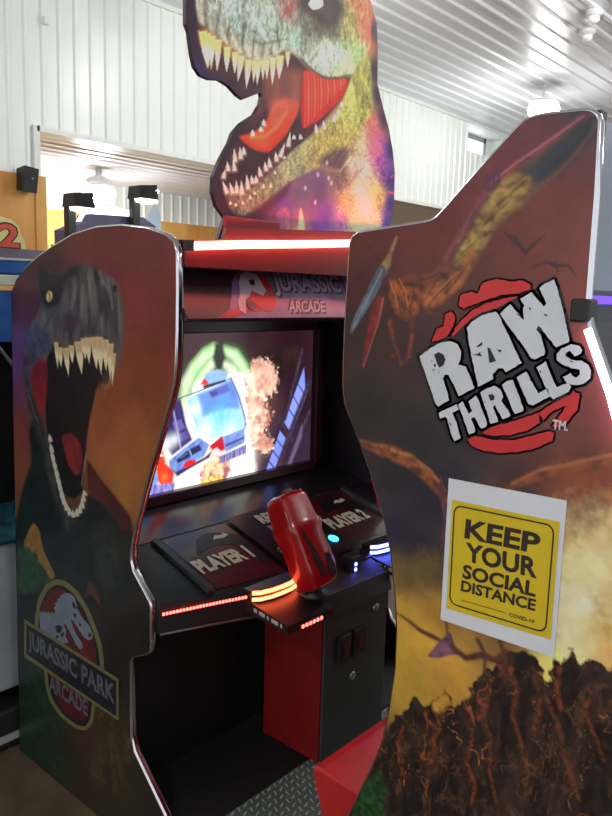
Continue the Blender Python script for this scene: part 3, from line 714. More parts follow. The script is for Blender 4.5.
L = PanelArt(LEFT, .0031)
bs = [(20, 300, (74, 32, 36)), (14, 300, (60, 30, 40)), (18, 340, (88, 58, 112)), (14, 370, (92, 64, 122)), (18, 390, (98, 50, 82)), (18, 420, (118, 56, 52)), (20, 470, (124, 66, 46)), (22, 520, (112, 80, 42)),
      (50, 255, (66, 28, 34)), (100, 235, (92, 34, 44)), (150, 240, (104, 42, 52)), (170, 290, (108, 42, 46)), (165, 340, (112, 46, 42)), (130, 300, (118, 46, 48)), (120, 260, (104, 36, 44)), (90, 250, (100, 34, 42)),
      (150, 380, (118, 58, 40)), (118, 400, (132, 68, 44)), (125, 430, (142, 80, 48)), (105, 450, (150, 88, 52)), (100, 430, (142, 78, 48)), (120, 470, (154, 96, 52)), (140, 450, (144, 84, 44)), (125, 500, (152, 98, 52)), (135, 500, (140, 88, 46)), (130, 520, (132, 82, 44)),
      (110, 540, (40, 40, 38)), (60, 560, (20, 26, 26)), (90, 580, (30, 36, 34)), (120, 580, (36, 38, 36)), (120, 640, (26, 25, 24)), (145, 630, (20, 20, 20)), (40, 620, (26, 34, 28)), (35, 680, (22, 34, 26)), (40, 730, (24, 36, 27)), (60, 760, (32, 36, 27)),
      (90, 740, (62, 44, 34)), (80, 780, (54, 42, 30)), (120, 690, (34, 30, 26)), (110, 740, (58, 46, 32)), (130, 780, (44, 38, 28)), (125, 720, (44, 38, 28))]
L.col = L.base(bs)
L.grain(.22, (14, 14), 3); L.grain(.12, (60, 60), 4)
cA = lambda p: crop(10, 280, 5.1, p); cB = lambda p: crop(20, 380, 5.1, p); cC = lambda p: crop(10, 240, 4.37, p); cD = lambda p: crop(20, 500, 4.37, p)
# body, neck and throat
L.fill(cB([(-40, 900), (-20, 700), (20, 520), (60, 420), (45, 250), (70, 180), (140, 300), (200, 560), (280, 710), (335, 650), (345, 580), (420, 610), (500, 660), (560, 740), (640, 860), (640, 1100), (-60, 1200)]), (30, 38, 36), (18, 23, 24), feather=10, n=(18, 30), seed=7)
L.fill(cD([(300, 120), (350, 100), (420, 130), (450, 220), (440, 340), (380, 440), (340, 330), (320, 240)]), (46, 52, 48), (26, 30, 30), feather=18, n=(30, 40), seed=8)
L.fill(cB([(340, 395), (400, 485), (480, 585), (560, 685), (580, 760), (520, 770), (450, 660), (345, 570)]), (84, 34, 32), (46, 24, 26), feather=6, n=(30, 40), seed=9)
L.fill(cD([(58, 95), (85, 130), (103, 220), (158, 335), (130, 350), (75, 345), (20, 250), (18, 180)]), (142, 108, 52), (120, 90, 44), feather=4, seed=10)
L.fill(cD([(-10, 200), (50, 215), (75, 245), (100, 300), (145, 345), (60, 400), (-10, 420)]), (34, 78, 48), (20, 44, 34), feather=5, n=(70, 70), seed=11, wob=24)
L.fill(cD([(296, 362), (330, 368), (352, 430), (347, 465), (326, 425), (302, 412), (282, 424)]), (92, 60, 46), (50, 36, 32), feather=4, seed=12)
# head
L.fill(cC([(128, 100), (175, 140), (220, 152), (270, 116), (330, 103), (400, 138), (455, 173), (487, 230), (498, 330), (492, 470), (474, 560), (452, 470), (400, 430), (350, 425), (290, 455), (240, 465), (205, 440), (190, 480), (160, 530), (110, 550), (72, 520), (60, 470), (74, 400), (120, 330), (136, 270), (118, 190)]), (94, 92, 90), (52, 48, 50), feather=7, n=(26, 12), seed=13)
L.fill(cC([(128, 100), (175, 140), (220, 152), (270, 116), (310, 105), (300, 150), (250, 175), (235, 220), (215, 280), (160, 300), (140, 270), (120, 190)]), (34, 28, 30), (24, 20, 22), feather=10, seed=14)
for x0, y0, x1, y1, w in ((372, 130, 400, 330, 26), (300, 150, 290, 380, 10), (330, 140, 350, 400, 8), (440, 190, 470, 420, 9), (415, 180, 420, 380, 8), (260, 200, 250, 380, 10), (345, 300, 340, 410, 14), (240, 330, 230, 440, 12), (180, 330, 120, 430, 12), (270, 350, 262, 420, 9)):
    L.stroke(cC([(x0, y0, w), ((x0 + x1) / 2 + 6, (y0 + y1) / 2, w * .8), (x1, y1, 3)]), w, (42, 34, 38), feather=8, op=.8)
for x0, y0, x1, y1, w in ((345, 150, 350, 260, 8), (430, 170, 450, 300, 7), (290, 200, 270, 300, 10), (475, 240, 480, 400, 5), (320, 200, 315, 330, 6), (400, 330, 405, 410, 6), (390, 150, 430, 220, 9)):
    L.stroke(cC([(x0, y0, 2), ((x0 + x1) / 2, (y0 + y1) / 2, w), (x1, y1, 2)]), w, (128, 122, 120), feather=7, op=.7)
L.fill(cC([(195, 350), (240, 335), (310, 340), (330, 360), (250, 395), (205, 385)]), (84, 46, 48), (58, 44, 46), feather=8, seed=15, op=.6)
L.fill(cC([(60, 400), (110, 370), (180, 400), (190, 480), (110, 540), (65, 510)]), (70, 74, 104), (46, 46, 66), feather=12, seed=16, op=.8)
L.fill(cC([(450, 200), (462, 192), (470, 212), (460, 232), (450, 222)]), (22, 18, 20), feather=3)
L.fill(cC([(366, 140), (382, 134), (396, 165), (388, 200), (370, 180)]), (30, 25, 27), feather=5)
L.fill(cC([(150, 225), (172, 205), (195, 230), (192, 262), (172, 280), (152, 265)]), (20, 16, 18), feather=6)
L.fill(cC([(160, 240), (170, 220), (184, 228), (188, 252), (172, 272), (160, 262)]), (218, 204, 142), (186, 158, 88), feather=2, seed=17)
L.stroke(cC([(172, 228, 3), (176, 246, 6), (173, 264, 3)]), 5, (60, 46, 30), feather=2)
# mouth
L.fill(cA([(186, 400), (232, 318), (300, 352), (350, 315), (405, 290), (470, 290), (522, 330), (545, 400), (528, 470), (470, 520), (440, 560), (425, 640), (410, 700), (395, 800), (390, 860), (380, 960), (375, 1080), (330, 1120), (270, 1090), (225, 960), (190, 800), (178, 600)]), (19, 19, 22), (28, 24, 28), feather=4, n=(20, 8), seed=18)
L.fill(cA([(118, 440), (150, 405), (186, 400), (192, 480), (184, 612), (170, 690), (150, 700), (120, 620), (105, 520)]), (138, 36, 46), (98, 26, 36), feather=8, n=(30, 14), seed=19)
L.fill(cB([(212, 290), (258, 268), (308, 318), (322, 400), (312, 480), (282, 486), (245, 425), (225, 350)]), (132, 42, 44), (94, 32, 36), feather=5, n=(40, 14), seed=20)
L.stroke(cB([(268, 300, 4), (285, 380, 5), (290, 460, 3)]), 4, (84, 26, 30), feather=6)
L.stroke(cA([(82, 420, 30), (80, 470, 34), (95, 560, 40)]) + cB([(60, 120, 50), (105, 260, 56), (140, 360, 60), (170, 480, 60), (205, 620, 60), (250, 720, 56)]), 50, (64, 70, 66), feather=14, c2=(32, 38, 36), n=(40, 50))
L.fill(cA([(228, 330), (240, 400), (300, 340), (350, 310), (405, 285), (480, 282), (530, 325), (548, 400), (525, 352), (470, 306), (405, 300), (350, 330), (300, 360), (250, 360)]), (62, 30, 28), feather=4)
for bx, by, tx, ty, w in ((237, 320, 245, 450, 20), (256, 345, 262, 445, 24), (285, 348, 300, 490, 30), (314, 335, 320, 425, 26), (350, 315, 367, 480, 40), (378, 300, 386, 405, 28), (399, 295, 405, 428, 30), (432, 293, 443, 455, 38), (458, 292, 466, 482, 34), (487, 305, 491, 465, 34), (512, 325, 512, 505, 32), (532, 375, 521, 540, 18)):
    b, t = cA([(bx, by), (tx, ty)]); L.tooth(b, t, w / 5.1, (222, 208, 168), (176, 142, 96))
for x0, y0, x1, y1 in ((505, 480, 470, 520), (460, 520, 450, 545)): L.fill(cA([(x0, y0 - 15), (x1, y0), (x1 + 10, y1 + 20), (x0 + 5, y1)]), (58, 54, 50), feather=4)
for bx, by, tx, ty in ((158, 315, 150, 275), (165, 370, 155, 320), (172, 410, 160, 360), (182, 450, 168, 400), (192, 490, 178, 440), (200, 525, 186, 470), (208, 560, 196, 505), (218, 600, 206, 540), (228, 635, 214, 570), (240, 665, 226, 600), (256, 690, 246, 640), (275, 700, 268, 660), (292, 695, 290, 650), (308, 680, 306, 630), (320, 655, 316, 600), (328, 620, 320, 580), (335, 590, 324, 560)):
    b, t = cB([(bx, by), (tx, ty)]); L.tooth(b, t, 22 / 5.1, (196, 190, 174))
for p in ([(45, 80), (60, 120)], [(62, 130), (75, 165)], [(78, 180), (92, 205)]): L.stroke(cB([(*p[0], 6), (*p[1], 3)]), 5, (104, 104, 100), feather=3)
L.stroke(cB([(338, 380, 2.5), (330, 430, 3.5), (322, 480, 2), (316, 540, 3)]), 3, (170, 150, 140), feather=2, op=.8)
for x, y0, y1 in ((455, 0, 60), (466, -20, 40), (440, 10, 70)): L.stroke(cB([(x, y0, 2), (x - 8, y1, .8)]), 2, (188, 160, 120), feather=1.5, op=.8)
# undergrowth near the floor
for k, (x, y) in enumerate(((30, 690), (38, 720), (28, 740), (45, 745), (55, 720), (35, 655), (60, 770), (48, 690))):
    L.fill([(x - 10, y + 18), (x - 6, y - 14), (x + 2, y - 20), (x + 9, y - 8), (x + 11, y + 20)], (34, 64, 40), (18, 34, 24), feather=8, n=(60, 60), seed=30 + k, wob=30, op=.75)
for k, (x, y) in enumerate(((105, 700), (112, 740), (120, 770), (98, 760), (130, 740))):
    L.fill([(x - 8, y + 22), (x - 4, y - 16), (x + 3, y - 20), (x + 8, y + 24)], (92, 76, 50), (50, 40, 30), feather=8, n=(60, 60), seed=40 + k, wob=30, op=.6)
L.build('printed_artwork', print_mat('printed_dinosaur_panel', .34), left_panel, -.0008, GL)

# emblem on the side panel
def flat(mb, px, m, o):
    mb.use(m).face([(-o, *P0(*p[:2])) for p in px])
def outline(mb, px, m, o, w, closed=True):
    """a printed contour of width w (m) around a flat shape"""
    P = [np.array(P0(*p[:2])) for p in px]; mb.use(m); n = len(P)
    for i in range(n if closed else n - 1):
        a, b = P[i], P[(i + 1) % n]; d = b - a; l = np.linalg.norm(d)
        if l < 1e-6: continue
        nn = np.array([-d[1], d[0]]) / l * w
        mb.face([(-o, *(a - nn)), (-o, *(b - nn)), (-o, *(b + nn)), (-o, *(a + nn))])
        mb.face([(-o, *(a + w * np.array([math.cos(t), math.sin(t)]))) for t in np.linspace(0, 2 * math.pi, 10, endpoint=False)])
def panel_text(mb, s, bl, br, h, m, o, off=.02):
    a, b = np.array(P0(*bl)), np.array(P0(*br))
    put_text(mb, s, (-o, a[0], a[1]), (0, b[0] - a[0], b[1] - a[1]), (0, 0, h), m, off)
cE = lambda p: crop(20, 570, 4.8, p)
e_ring, e_red, e_bone, e_dark, e_let = mat('ring_olive', (104, 100, 64), .4, var=.08), mat('emblem_dull_red', (96, 24, 26), .4, rgb2=(66, 20, 24), scale=20), mat('emblem_blue_bone', (108, 118, 130), .4, var=.2), mat('emblem_ground', (28, 28, 32), .4), mat('emblem_letters', (88, 92, 100), .4, var=.15)
mb = MB()
outer = [(72, 330), (72, 240), (85, 145), (120, 75), (170, 42), (220, 50), (280, 100), (330, 180), (370, 280), (398, 370), (408, 480), (380, 600), (362, 660), (352, 735), (320, 772), (270, 762), (200, 710), (150, 640), (126, 570), (116, 460)]
inner = [(90, 330), (90, 250), (100, 165), (132, 100), (172, 70), (212, 76), (262, 118), (312, 195), (350, 285), (378, 375), (388, 480), (362, 600), (346, 650), (336, 722), (312, 752), (270, 740), (208, 692), (162, 625), (140, 560), (130, 460)]
sm = lambda p: [tuple(q) for q in smooth_poly(p)]
flat(mb, cE(sm(outer)), e_ring, .0014); flat(mb, cE(sm(inner)), e_dark, .0018)
flat(mb, cE(sm([(98, 330), (100, 240), (110, 170), (140, 110), (176, 85), (212, 92), (258, 135), (300, 205), (340, 295), (366, 380), (372, 480), (345, 600), (320, 720), (270, 725), (215, 680), (170, 610), (140, 460)])), e_red, .0022)
bone = [(96, 205), (108, 196), (112, 206), (124, 196), (128, 208), (142, 198), (148, 210), (160, 200), (168, 214), (172, 190), (164, 180), (176, 172), (170, 158), (184, 152), (180, 138), (196, 134), (194, 120), (208, 116), (222, 108), (248, 112), (266, 130), (278, 170), (268, 178), (282, 190), (300, 224), (338, 268), (356, 305), (348, 332), (328, 336), (310, 322), (286, 284), (262, 246), (248, 236), (256, 268), (276, 312), (302, 350), (306, 372), (292, 382), (272, 356), (244, 300), (222, 258), (214, 262), (226, 290), (222, 318), (238, 345), (210, 352), (180, 330), (100, 290)]
flat(mb, cE(bone), e_bone, .0026)
for p in ([(252, 150), (266, 158), (272, 186), (258, 180)], [(262, 205), (274, 212), (272, 226), (262, 222)], [(288, 250), (298, 262), (296, 272), (286, 262)], [(330, 306), (345, 300), (346, 316), (334, 322)], [(172, 270), (190, 262), (205, 272), (200, 300), (180, 300)], [(196, 310), (214, 296), (218, 306), (204, 322)], [(178, 310), (190, 316), (186, 330), (174, 322)]):
    flat(mb, cE(p), e_dark, .0030)
ban = [(25, 232), (478, 520), (478, 722), (25, 415)]
flat(mb, cE(ban), e_ring, .0034); flat(mb, cE([(36, 256), (468, 532), (468, 702), (36, 402)]), e_dark, .0038)
panel_text(mb, 'JURASSIC PARK', *cE([(46, 392), (462, 672)]), .082, e_let, .0042, .03)
panel_text(mb, 'ARCADE', *cE([(146, 576), (332, 704)]), .058, e_let, .0042, .03)
emb = mb.build('emblem', None, left_panel, fixn=False); emb['label'] = 'oval emblem with a skeleton dinosaur head, banner and lettering'

# ================================================================= printed artwork: flying reptiles and volcano
Rr = PanelArt(RIGHT, .0022)
bs = [(365, 240, (98, 40, 40)), (430, 228, (108, 42, 40)), (480, 190, (116, 48, 50)), (530, 135, (118, 60, 64)), (500, 155, (120, 58, 62)), (590, 125, (64, 64, 74)), (592, 160, (106, 52, 52)), (560, 200, (118, 50, 48)), (580, 260, (132, 62, 52)), (575, 300, (144, 66, 52)), (560, 240, (120, 54, 48)),
      (520, 260, (114, 46, 38)), (470, 280, (92, 42, 36)), (500, 230, (110, 44, 40)), (360, 290, (74, 30, 34)), (350, 330, (54, 36, 40)), (400, 340, (62, 36, 38)), (420, 365, (52, 36, 38)), (370, 400, (40, 38, 44)), (420, 440, (38, 38, 46)), (400, 470, (38, 38, 48)), (450, 470, (46, 40, 50)),
      (470, 440, (44, 38, 46)), (540, 470, (96, 52, 46)), (590, 350, (140, 64, 64)), (600, 420, (142, 66, 64)), (600, 480, (134, 64, 48)), (575, 500, (152, 82, 54)), (580, 440, (118, 60, 52)), (520, 480, (70, 44, 46)), (430, 500, (36, 36, 52)), (400, 530, (38, 38, 60)), (420, 545, (42, 40, 58)), (440, 560, (50, 44, 56)),
      (405, 575, (136, 109, 59)), (402, 610, (208, 161, 62)), (400, 650, (203, 163, 59)), (425, 640, (220, 168, 64)), (440, 610, (186, 138, 59)), (410, 690, (198, 156, 59)), (450, 670, (218, 161, 66)), (500, 640, (148, 104, 62)), (570, 535, (235, 186, 94)), (590, 575, (252, 252, 198)), (604, 520, (186, 122, 64)),
      (578, 600, (252, 252, 230)), (600, 625, (252, 235, 138)), (606, 655, (248, 186, 101)), (565, 640, (252, 252, 193)), (560, 560, (252, 243, 136)), (565, 660, (252, 243, 136)), (550, 675, (252, 223, 119)), (500, 780, (56, 40, 34)), (400, 770, (54, 40, 34)), (590, 760, (58, 40, 34)), (608, 700, (62, 42, 34))]
Rr.col = Rr.base(bs)
Rr.grain(.2, (16, 16), 5); Rr.grain(.12, (70, 70), 6)
def clouds(px, c, c2, **k): Rr.fill(px, c, c2, **k)
clouds([(560, 505), (612, 490), (640, 560), (640, 640), (600, 660), (560, 650), (556, 560)], (252, 240, 176), (214, 150, 70), feather=22, n=(22, 22), seed=51, op=.75, wob=30)
clouds([(566, 560), (600, 555), (600, 620), (575, 650), (560, 640)], (255, 255, 228), (244, 236, 170), feather=22, n=(30, 30), seed=52, op=.8, wob=26)
clouds([(540, 470), (600, 440), (612, 500), (580, 540), (560, 510)], (150, 78, 48), (98, 50, 42), feather=20, n=(26, 26), seed=53, op=.7, wob=26)
clouds([(398, 560), (440, 545), (450, 570), (430, 590), (398, 596)], (70, 60, 52), (130, 104, 54), feather=18, n=(20, 20), seed=54, op=.6, wob=20)
# rock
rock = [(340, 820), (363, 790), (376, 762), (384, 742), (389, 727), (398, 716), (406.7, 709), (416.4, 696.4), (424.4, 706.7), (436, 700), (446.7, 692), (454.7, 706), (469, 697.8), (475, 682), (482, 675.6), (495.6, 664), (503, 650), (509, 653), (524, 650), (535.6, 655.6), (543, 672), (548, 692), (552, 670), (555.6, 660), (562, 664), (572, 649.8), (577.8, 662), (586, 658), (593, 660), (612, 669), (660, 680), (680, 900), (300, 900)]
Rr.fill(rock, (64, 46, 38), (30, 24, 24), feather=2, n=(60, 20), seed=55, sm=False, wob=10, contrast=2.6)
P = Rr.P; inrock = Rr.inside(P, np.array([Rr.m(*p) for p in rock]))
def cracks(n, seed, width, mask_scale, c, op, thr=.5):
    v = np.abs(fbm(P * np.array(n), 1.0, seed, 3) - .5); mk = np.clip((fbm(P, mask_scale, seed + 9) - thr) * 7, 0, 1)
    a = np.clip(1 - v / width, 0, 1) * mk * inrock * op; Rr.mix(a, lin(c))
W2 = P + (np.stack([fbm(P, 14, 301), fbm(P, 14, 302)], 1) - .5) * .07      # bent coordinates: the rock's grain leans and twists
def cracks2(n, seed, width, mask_scale, c, op, thr=.5):
    Q = np.stack([W2[:, 0] + .25 * W2[:, 1], W2[:, 1]], 1)
    v = np.abs(fbm(Q * np.array(n), 1.0, seed, 3) - .5); mk = np.clip((fbm(P, mask_scale, seed + 9) - thr) * 6, 0, 1)
    Rr.mix(np.clip(1 - v / width, 0, 1) * mk * inrock * op, lin(c))
cracks2((70, 26), 65, .05, 20, (112, 78, 54), .55, .42); cracks2((50, 16), 67, .05, 12, (18, 14, 15), .7, .38); cracks2((90, 40), 69, .04, 18, (148, 96, 58), .5, .52)
cracks2((22, 9), 61, .014, 10, (196, 100, 44), .8, .54); cracks2((30, 12), 63, .010, 14, (236, 150, 74), .8, .57)
t_ = (1 + (fbm(W2 * np.array((90, 50)), 1.0, 303, 4) - .5) * 1.5); Rr.col = np.where((inrock > 0)[:, None], Rr.col * t_[:, None], Rr.col)
rnd = random.Random(4)
for pts in ([(446, 690), (443, 712), (436, 738), (430, 760), (425, 790)], [(470, 712), (474, 736), (468, 762), (474, 786), (470, 806)], [(548, 700), (556, 722), (562, 750), (570, 776), (580, 800)], [(510, 668), (516, 690), (512, 716), (520, 744), (526, 770)], [(490, 690), (484, 716), (492, 742), (488, 770), (498, 800)], [(590, 690), (586, 716), (596, 742), (604, 760)], [(405, 722), (398, 742), (404, 766), (396, 792)], [(535, 668), (540, 700), (536, 730)]):
    q = [(x + rnd.uniform(-2, 2), y, rnd.uniform(1.5, 5.5)) for x, y in pts]; Rr.stroke(q, 4, (180, 92, 42), feather=5, c2=(50, 34, 30), op=.75, n=(160, 160))
for pts in ([(560, 668), (557, 690), (561, 708)], [(500, 666), (506, 676), (512, 668)], [(478, 700), (486, 708), (478, 718)], [(430, 722), (438, 730), (430, 742)]):
    Rr.stroke([(x, y, 5) for x, y in pts], 5, (168, 84, 48), feather=5, c2=(84, 46, 36), n=(120, 120))
Rr.fill([(432, 702), (446, 692), (452, 704), (444, 712), (434, 712)], (222, 172, 70), (170, 110, 48), feather=4, wob=6, seed=68)
clouds([(352, 816), (364, 780), (378, 768), (386, 790), (384, 816), (370, 840)], (44, 92, 48), (20, 40, 26), feather=6, n=(110, 110), seed=69, wob=16)
# upper flyer: membrane, arm, body, head
c6 = lambda p: crop(330, 160, 3.4, p); c8 = lambda p: crop(340, 100, 2.147, p)
Rr.fill([(597, 114), (586, 118), (568, 130), (540, 151), (517, 169), (494, 184), (478, 203), (458, 233), (437, 270), (440, 290), (462, 285), (478, 258), (494, 228), (520, 208), (536, 192), (560, 172), (575, 158), (592, 134), (600, 124)], (140, 108, 62), (76, 54, 44), feather=6, n=(26, 50), seed=71)
Rr.fill([(600, 112), (586, 116), (568, 130), (545, 148), (525, 170), (540, 186), (560, 172), (578, 156), (594, 134)], (60, 62, 70), (44, 44, 52), feather=10, n=(20, 30), seed=72)
Rr.fill([(494, 186), (512, 176), (530, 178), (528, 196), (500, 220), (484, 244), (470, 262), (456, 262), (462, 236), (476, 210)], (192, 152, 76), (104, 74, 46), feather=8, n=(60, 90), seed=73)
Rr.fill(c6([(310, 440), (380, 400), (440, 380), (480, 300), (500, 330), (455, 420), (400, 470), (340, 520), (320, 500)]), (190, 106, 52), (88, 50, 38), feather=5, n=(60, 60), seed=74)
Rr.stroke([(596, 113, 5), (582, 117, 6), (566, 128, 8), (550, 141, 9), (532, 154.5, 10), (513, 166.5, 11), (494, 182, 12), (482, 197, 11), (469, 224, 10), (456, 240, 9), (446, 258, 8), (436, 274, 7)], 9, (160, 66, 84), feather=3, c2=(112, 48, 68), n=(120, 120))
Rr.stroke([(584, 116, 1), (550, 140, 2), (513, 165.5, 2.5), (494, 180.5, 2)], 2, (206, 134, 140), feather=1.5, op=.8)
Rr.stroke([(498, 181, 6), (492, 192, 7), (478, 212, 7), (464, 238, 7), (450, 262, 8), (440, 276, 8)], 7, (66, 40, 62), feather=4, op=.7)
for x, y in ((489, 176), (494, 173), (499, 172), (485, 179)): Rr.stroke([(x, y + 10, 4), (x + 1, y, 3), (x + 3, y - 4, 1.5)], 3, (78, 54, 84), feather=2)
Rr.stroke([(596, 126, 2), (578, 152, 3), (560, 170, 3), (536, 190, 3), (518, 206, 3), (496, 226, 2)], 3, (132, 78, 66), feather=3, op=.7)
for k in range(16):
    t = k / 15; x, y = 530 - 66 * t, 172 + 84 * t; Rr.stroke([(x, y, 1), (x - 10 + rnd.uniform(-3, 3), y + 9, 3), (x - 18, y + 20 + rnd.uniform(-4, 4), 1)], 2, rnd.choice([(56, 40, 36), (190, 156, 84), (196, 150, 70)]), feather=2.5, op=.6)
Rr.fill(c6([(200, 405), (240, 410), (290, 420), (310, 460), (300, 520), (260, 545), (225, 520), (205, 470)]), (196, 102, 48), (96, 48, 34), feather=5, n=(70, 70), seed=75)
Rr.fill(c6([(215, 390), (300, 395), (360, 380), (440, 330), (400, 400), (310, 440), (240, 430)]), (136, 66, 44), (66, 34, 34), feather=5, n=(60, 60), seed=76)
for pts in ([(205, 550, 9), (215, 610, 8), (232, 655, 5)], [(280, 545, 9), (278, 610, 8), (265, 675, 4)], [(232, 655, 4), (212, 668, 2)], [(232, 655, 4), (240, 690, 2)], [(265, 675, 4), (238, 700, 2)], [(265, 675, 4), (275, 668, 2)]):
    Rr.stroke(c6(pts), 6, (146, 68, 46), feather=3, c2=(86, 42, 36))
Rr.fill(c6([(226, 258), (231, 262), (212, 320), (206, 365), (185, 378), (172, 360), (196, 325)]), (176, 142, 92), (122, 82, 60), feather=2.5, seed=77)
Rr.fill(c6([(176, 355), (198, 380), (186, 400), (150, 470), (110, 535), (72, 592), (64, 588), (90, 520), (130, 440), (160, 375)]), (112, 128, 144), (70, 78, 92), feather=2, n=(60, 60), seed=78)
Rr.stroke(c6([(178, 375, 3), (130, 470, 2.5), (75, 585, 1)]), 2, (170, 180, 190), feather=1.5, op=.7)
Rr.fill(c6([(168, 462), (184, 470), (176, 520), (150, 600), (116, 706), (108, 700), (124, 610), (134, 540), (148, 490)]), (150, 40, 46), (104, 30, 38), feather=2, n=(60, 60), seed=79)
Rr.stroke(c6([(182, 470, 2.5), (166, 550, 2), (114, 703, 1)]), 2, (196, 128, 112), feather=1.5, op=.8)
Rr.fill(c6([(178, 395), (200, 400), (205, 440), (185, 465), (172, 445)]), (92, 42, 58), (60, 30, 42), feather=3, seed=80)
Rr.stroke(c6([(112, 268, 2), (140, 305, 2), (172, 345, 2)]), 2, (52, 26, 32), feather=3, op=.7)
for pts in ([(225, 400), (250, 440), (262, 500)], [(215, 430), (232, 470), (240, 515)], [(290, 425), (282, 470), (270, 520)], [(330, 500), (380, 440), (420, 400)], [(345, 470), (400, 420), (450, 360)], [(320, 480), (350, 430), (372, 395)], [(395, 455), (430, 410), (470, 350)], [(300, 410), (340, 400), (380, 385)]):
    Rr.stroke(c6([(*p, w) for p, w in zip(pts, (1, 4, 1))]), 3, (58, 32, 30), feather=2, op=.8)
for pts in ([(236, 405), (258, 450), (266, 505)], [(335, 480), (390, 425), (436, 380)], [(205, 415), (222, 455), (232, 500)]):
    Rr.stroke(c6([(*p, w) for p, w in zip(pts, (1, 3, 1))]), 3, (226, 146, 74), feather=2, op=.7)
# distant flyers
for pts in ([(505, 232, 1), (512, 240, 4), (519, 245, 5), (526, 252, 6), (533, 245, 5), (539, 240, 4), (545, 235, 1)], [(533, 268, 1), (540, 264, 3), (548, 262, 4), (556, 266, 6), (564, 265, 4), (570, 266, 3), (576, 277, 1)], [(524, 250, 3), (526, 256, 2)], [(555, 262, 3), (558, 272, 2)], [(510, 235, 2), (516, 238, 5), (522, 246, 3)]):
    Rr.stroke(pts, 4, (52, 28, 30), feather=2)
# lower flyer
Rr.stroke([(361, 442, 9), (374, 447, 22), (390, 452, 30), (409, 460, 28), (426, 474, 26), (441, 491, 20), (450, 504, 12)], 20, (166, 94, 56), feather=4, c2=(88, 48, 40), n=(70, 90), seed=81)
Rr.stroke([(361, 441, 4), (385, 447, 6), (410, 456, 6), (430, 470, 5), (444, 488, 4)], 4, (196, 132, 82), feather=3, c2=(120, 66, 48))
Rr.stroke([(508, 490, 12), (520, 482, 18), (540, 474, 22), (560, 468, 20), (590, 463, 20), (620, 456, 20)], 18, (150, 84, 52), feather=4, c2=(84, 46, 38), n=(70, 90), seed=82)
Rr.stroke([(512, 484, 3), (540, 470, 4), (570, 464, 4), (618, 453, 4)], 4, (186, 112, 72), feather=3)
Rr.fill([(441, 474), (445, 492), (447, 540), (442, 552), (440, 540), (444, 515), (438, 490)], (132, 70, 82), (84, 50, 70), feather=2, seed=83)
Rr.stroke([(397, 613, 3), (408, 620, 7), (420, 630, 9), (432, 636, 10), (440, 640, 8)], 8, (108, 66, 46), feather=3, c2=(60, 40, 40))
Rr.fill([(427, 657), (436, 645), (450.6, 630), (456, 648), (462, 654), (450, 655), (440, 658)], (148, 100, 120), (88, 60, 80), feather=2, seed=84)
Rr.stroke([(452, 646, 12), (466, 658, 12), (482, 655, 14), (496, 660, 12), (506, 652, 10)], 12, (112, 66, 48), feather=3, c2=(58, 38, 36), n=(110, 110))
for pts in ([(478, 640, 10), (486, 655, 8), (484, 672, 5)], [(446, 618, 5), (448, 634, 4)], [(500, 640, 8), (506, 660, 7), (500, 676, 4)]): Rr.stroke(pts, 6, (96, 58, 46), feather=3)
Rr.build('printed_artwork', print_mat('printed_reptile_panel', .34), right_panel, -.0008, GR)

# the big maker logo
ca = lambda p: crop(410, 330, 6.12, p); cb = lambda p: crop(500, 270, 6.12, p); cg = lambda p: crop(430, 380, 6.12, p); cd_ = lambda p: crop(400, 260, 2.887, p)
m_lw, m_lk, m_lr = mat('logo_grey_white', (206, 210, 216), .38, var=.04), mat('logo_black', (26, 25, 33), .4), mat('logo_red', (204, 44, 46), .4, var=.1)
red = [cd_([(92, 236), (108, 198), (128, 190), (130, 156), (150, 148), (160, 164), (156, 190), (140, 215), (130, 226)]),
       cd_([(170, 130), (175, 102), (206, 92), (226, 96), (240, 66), (280, 55), (322, 63), (352, 58), (380, 72), (376, 84), (348, 96), (300, 100), (252, 114), (215, 128), (185, 140)]),
       cd_([(150, 222), (160, 196), (188, 164), (216, 142), (254, 124), (300, 110), (345, 104), (352, 120), (320, 135), (270, 150), (215, 170), (190, 225)]),
       cd_([(192, 512), (215, 505), (262, 518), (320, 520), (380, 508), (430, 492), (445, 500), (440, 522), (380, 548), (300, 558), (240, 550), (205, 535)]),
       cd_([(240, 500), (262, 478), (310, 470), (360, 455), (400, 440), (405, 470), (370, 492), (320, 505), (270, 508)]),
       cd_([(400, 440), (432, 420), (470, 400), (500, 378), (520, 386), (514, 430), (482, 472), (452, 486), (438, 480), (470, 440), (480, 420), (440, 436), (415, 462)])]
R_ = ca([(60, 160), (130, 110), (190, 78), (250, 68), (295, 85), (318, 130), (315, 180), (298, 213), (345, 225), (375, 290), (398, 352), (380, 365), (300, 405), (270, 330), (240, 275), (215, 275), (207, 300), (230, 370), (245, 430), (175, 468), (160, 450), (120, 330)])
A_ = [(467.5, 328), (472, 322), (483, 315.5), (496, 311.5), (499, 314), (522, 363), (506.5, 372), (503.5, 368), (499, 368.4), (493.3, 374), (494, 379), (478.6, 386.4), (474, 365), (470, 345)]
W_ = cb([(3, 268), (65, 210), (105, 255), (118, 270), (150, 310), (142, 240), (152, 215), (128, 175), (200, 135), (225, 170), (272, 225), (288, 205), (245, 110), (260, 95), (335, 58), (350, 100), (390, 250), (430, 430), (420, 445), (345, 472), (320, 440), (248, 350), (228, 368), (250, 390), (280, 500), (275, 520), (220, 545), (195, 540), (150, 470), (75, 370)])
T2 = cg([(55, 200), (168, 150), (180, 180), (140, 200), (165, 260), (192, 355), (155, 375), (140, 350), (110, 240), (100, 225), (65, 235)])
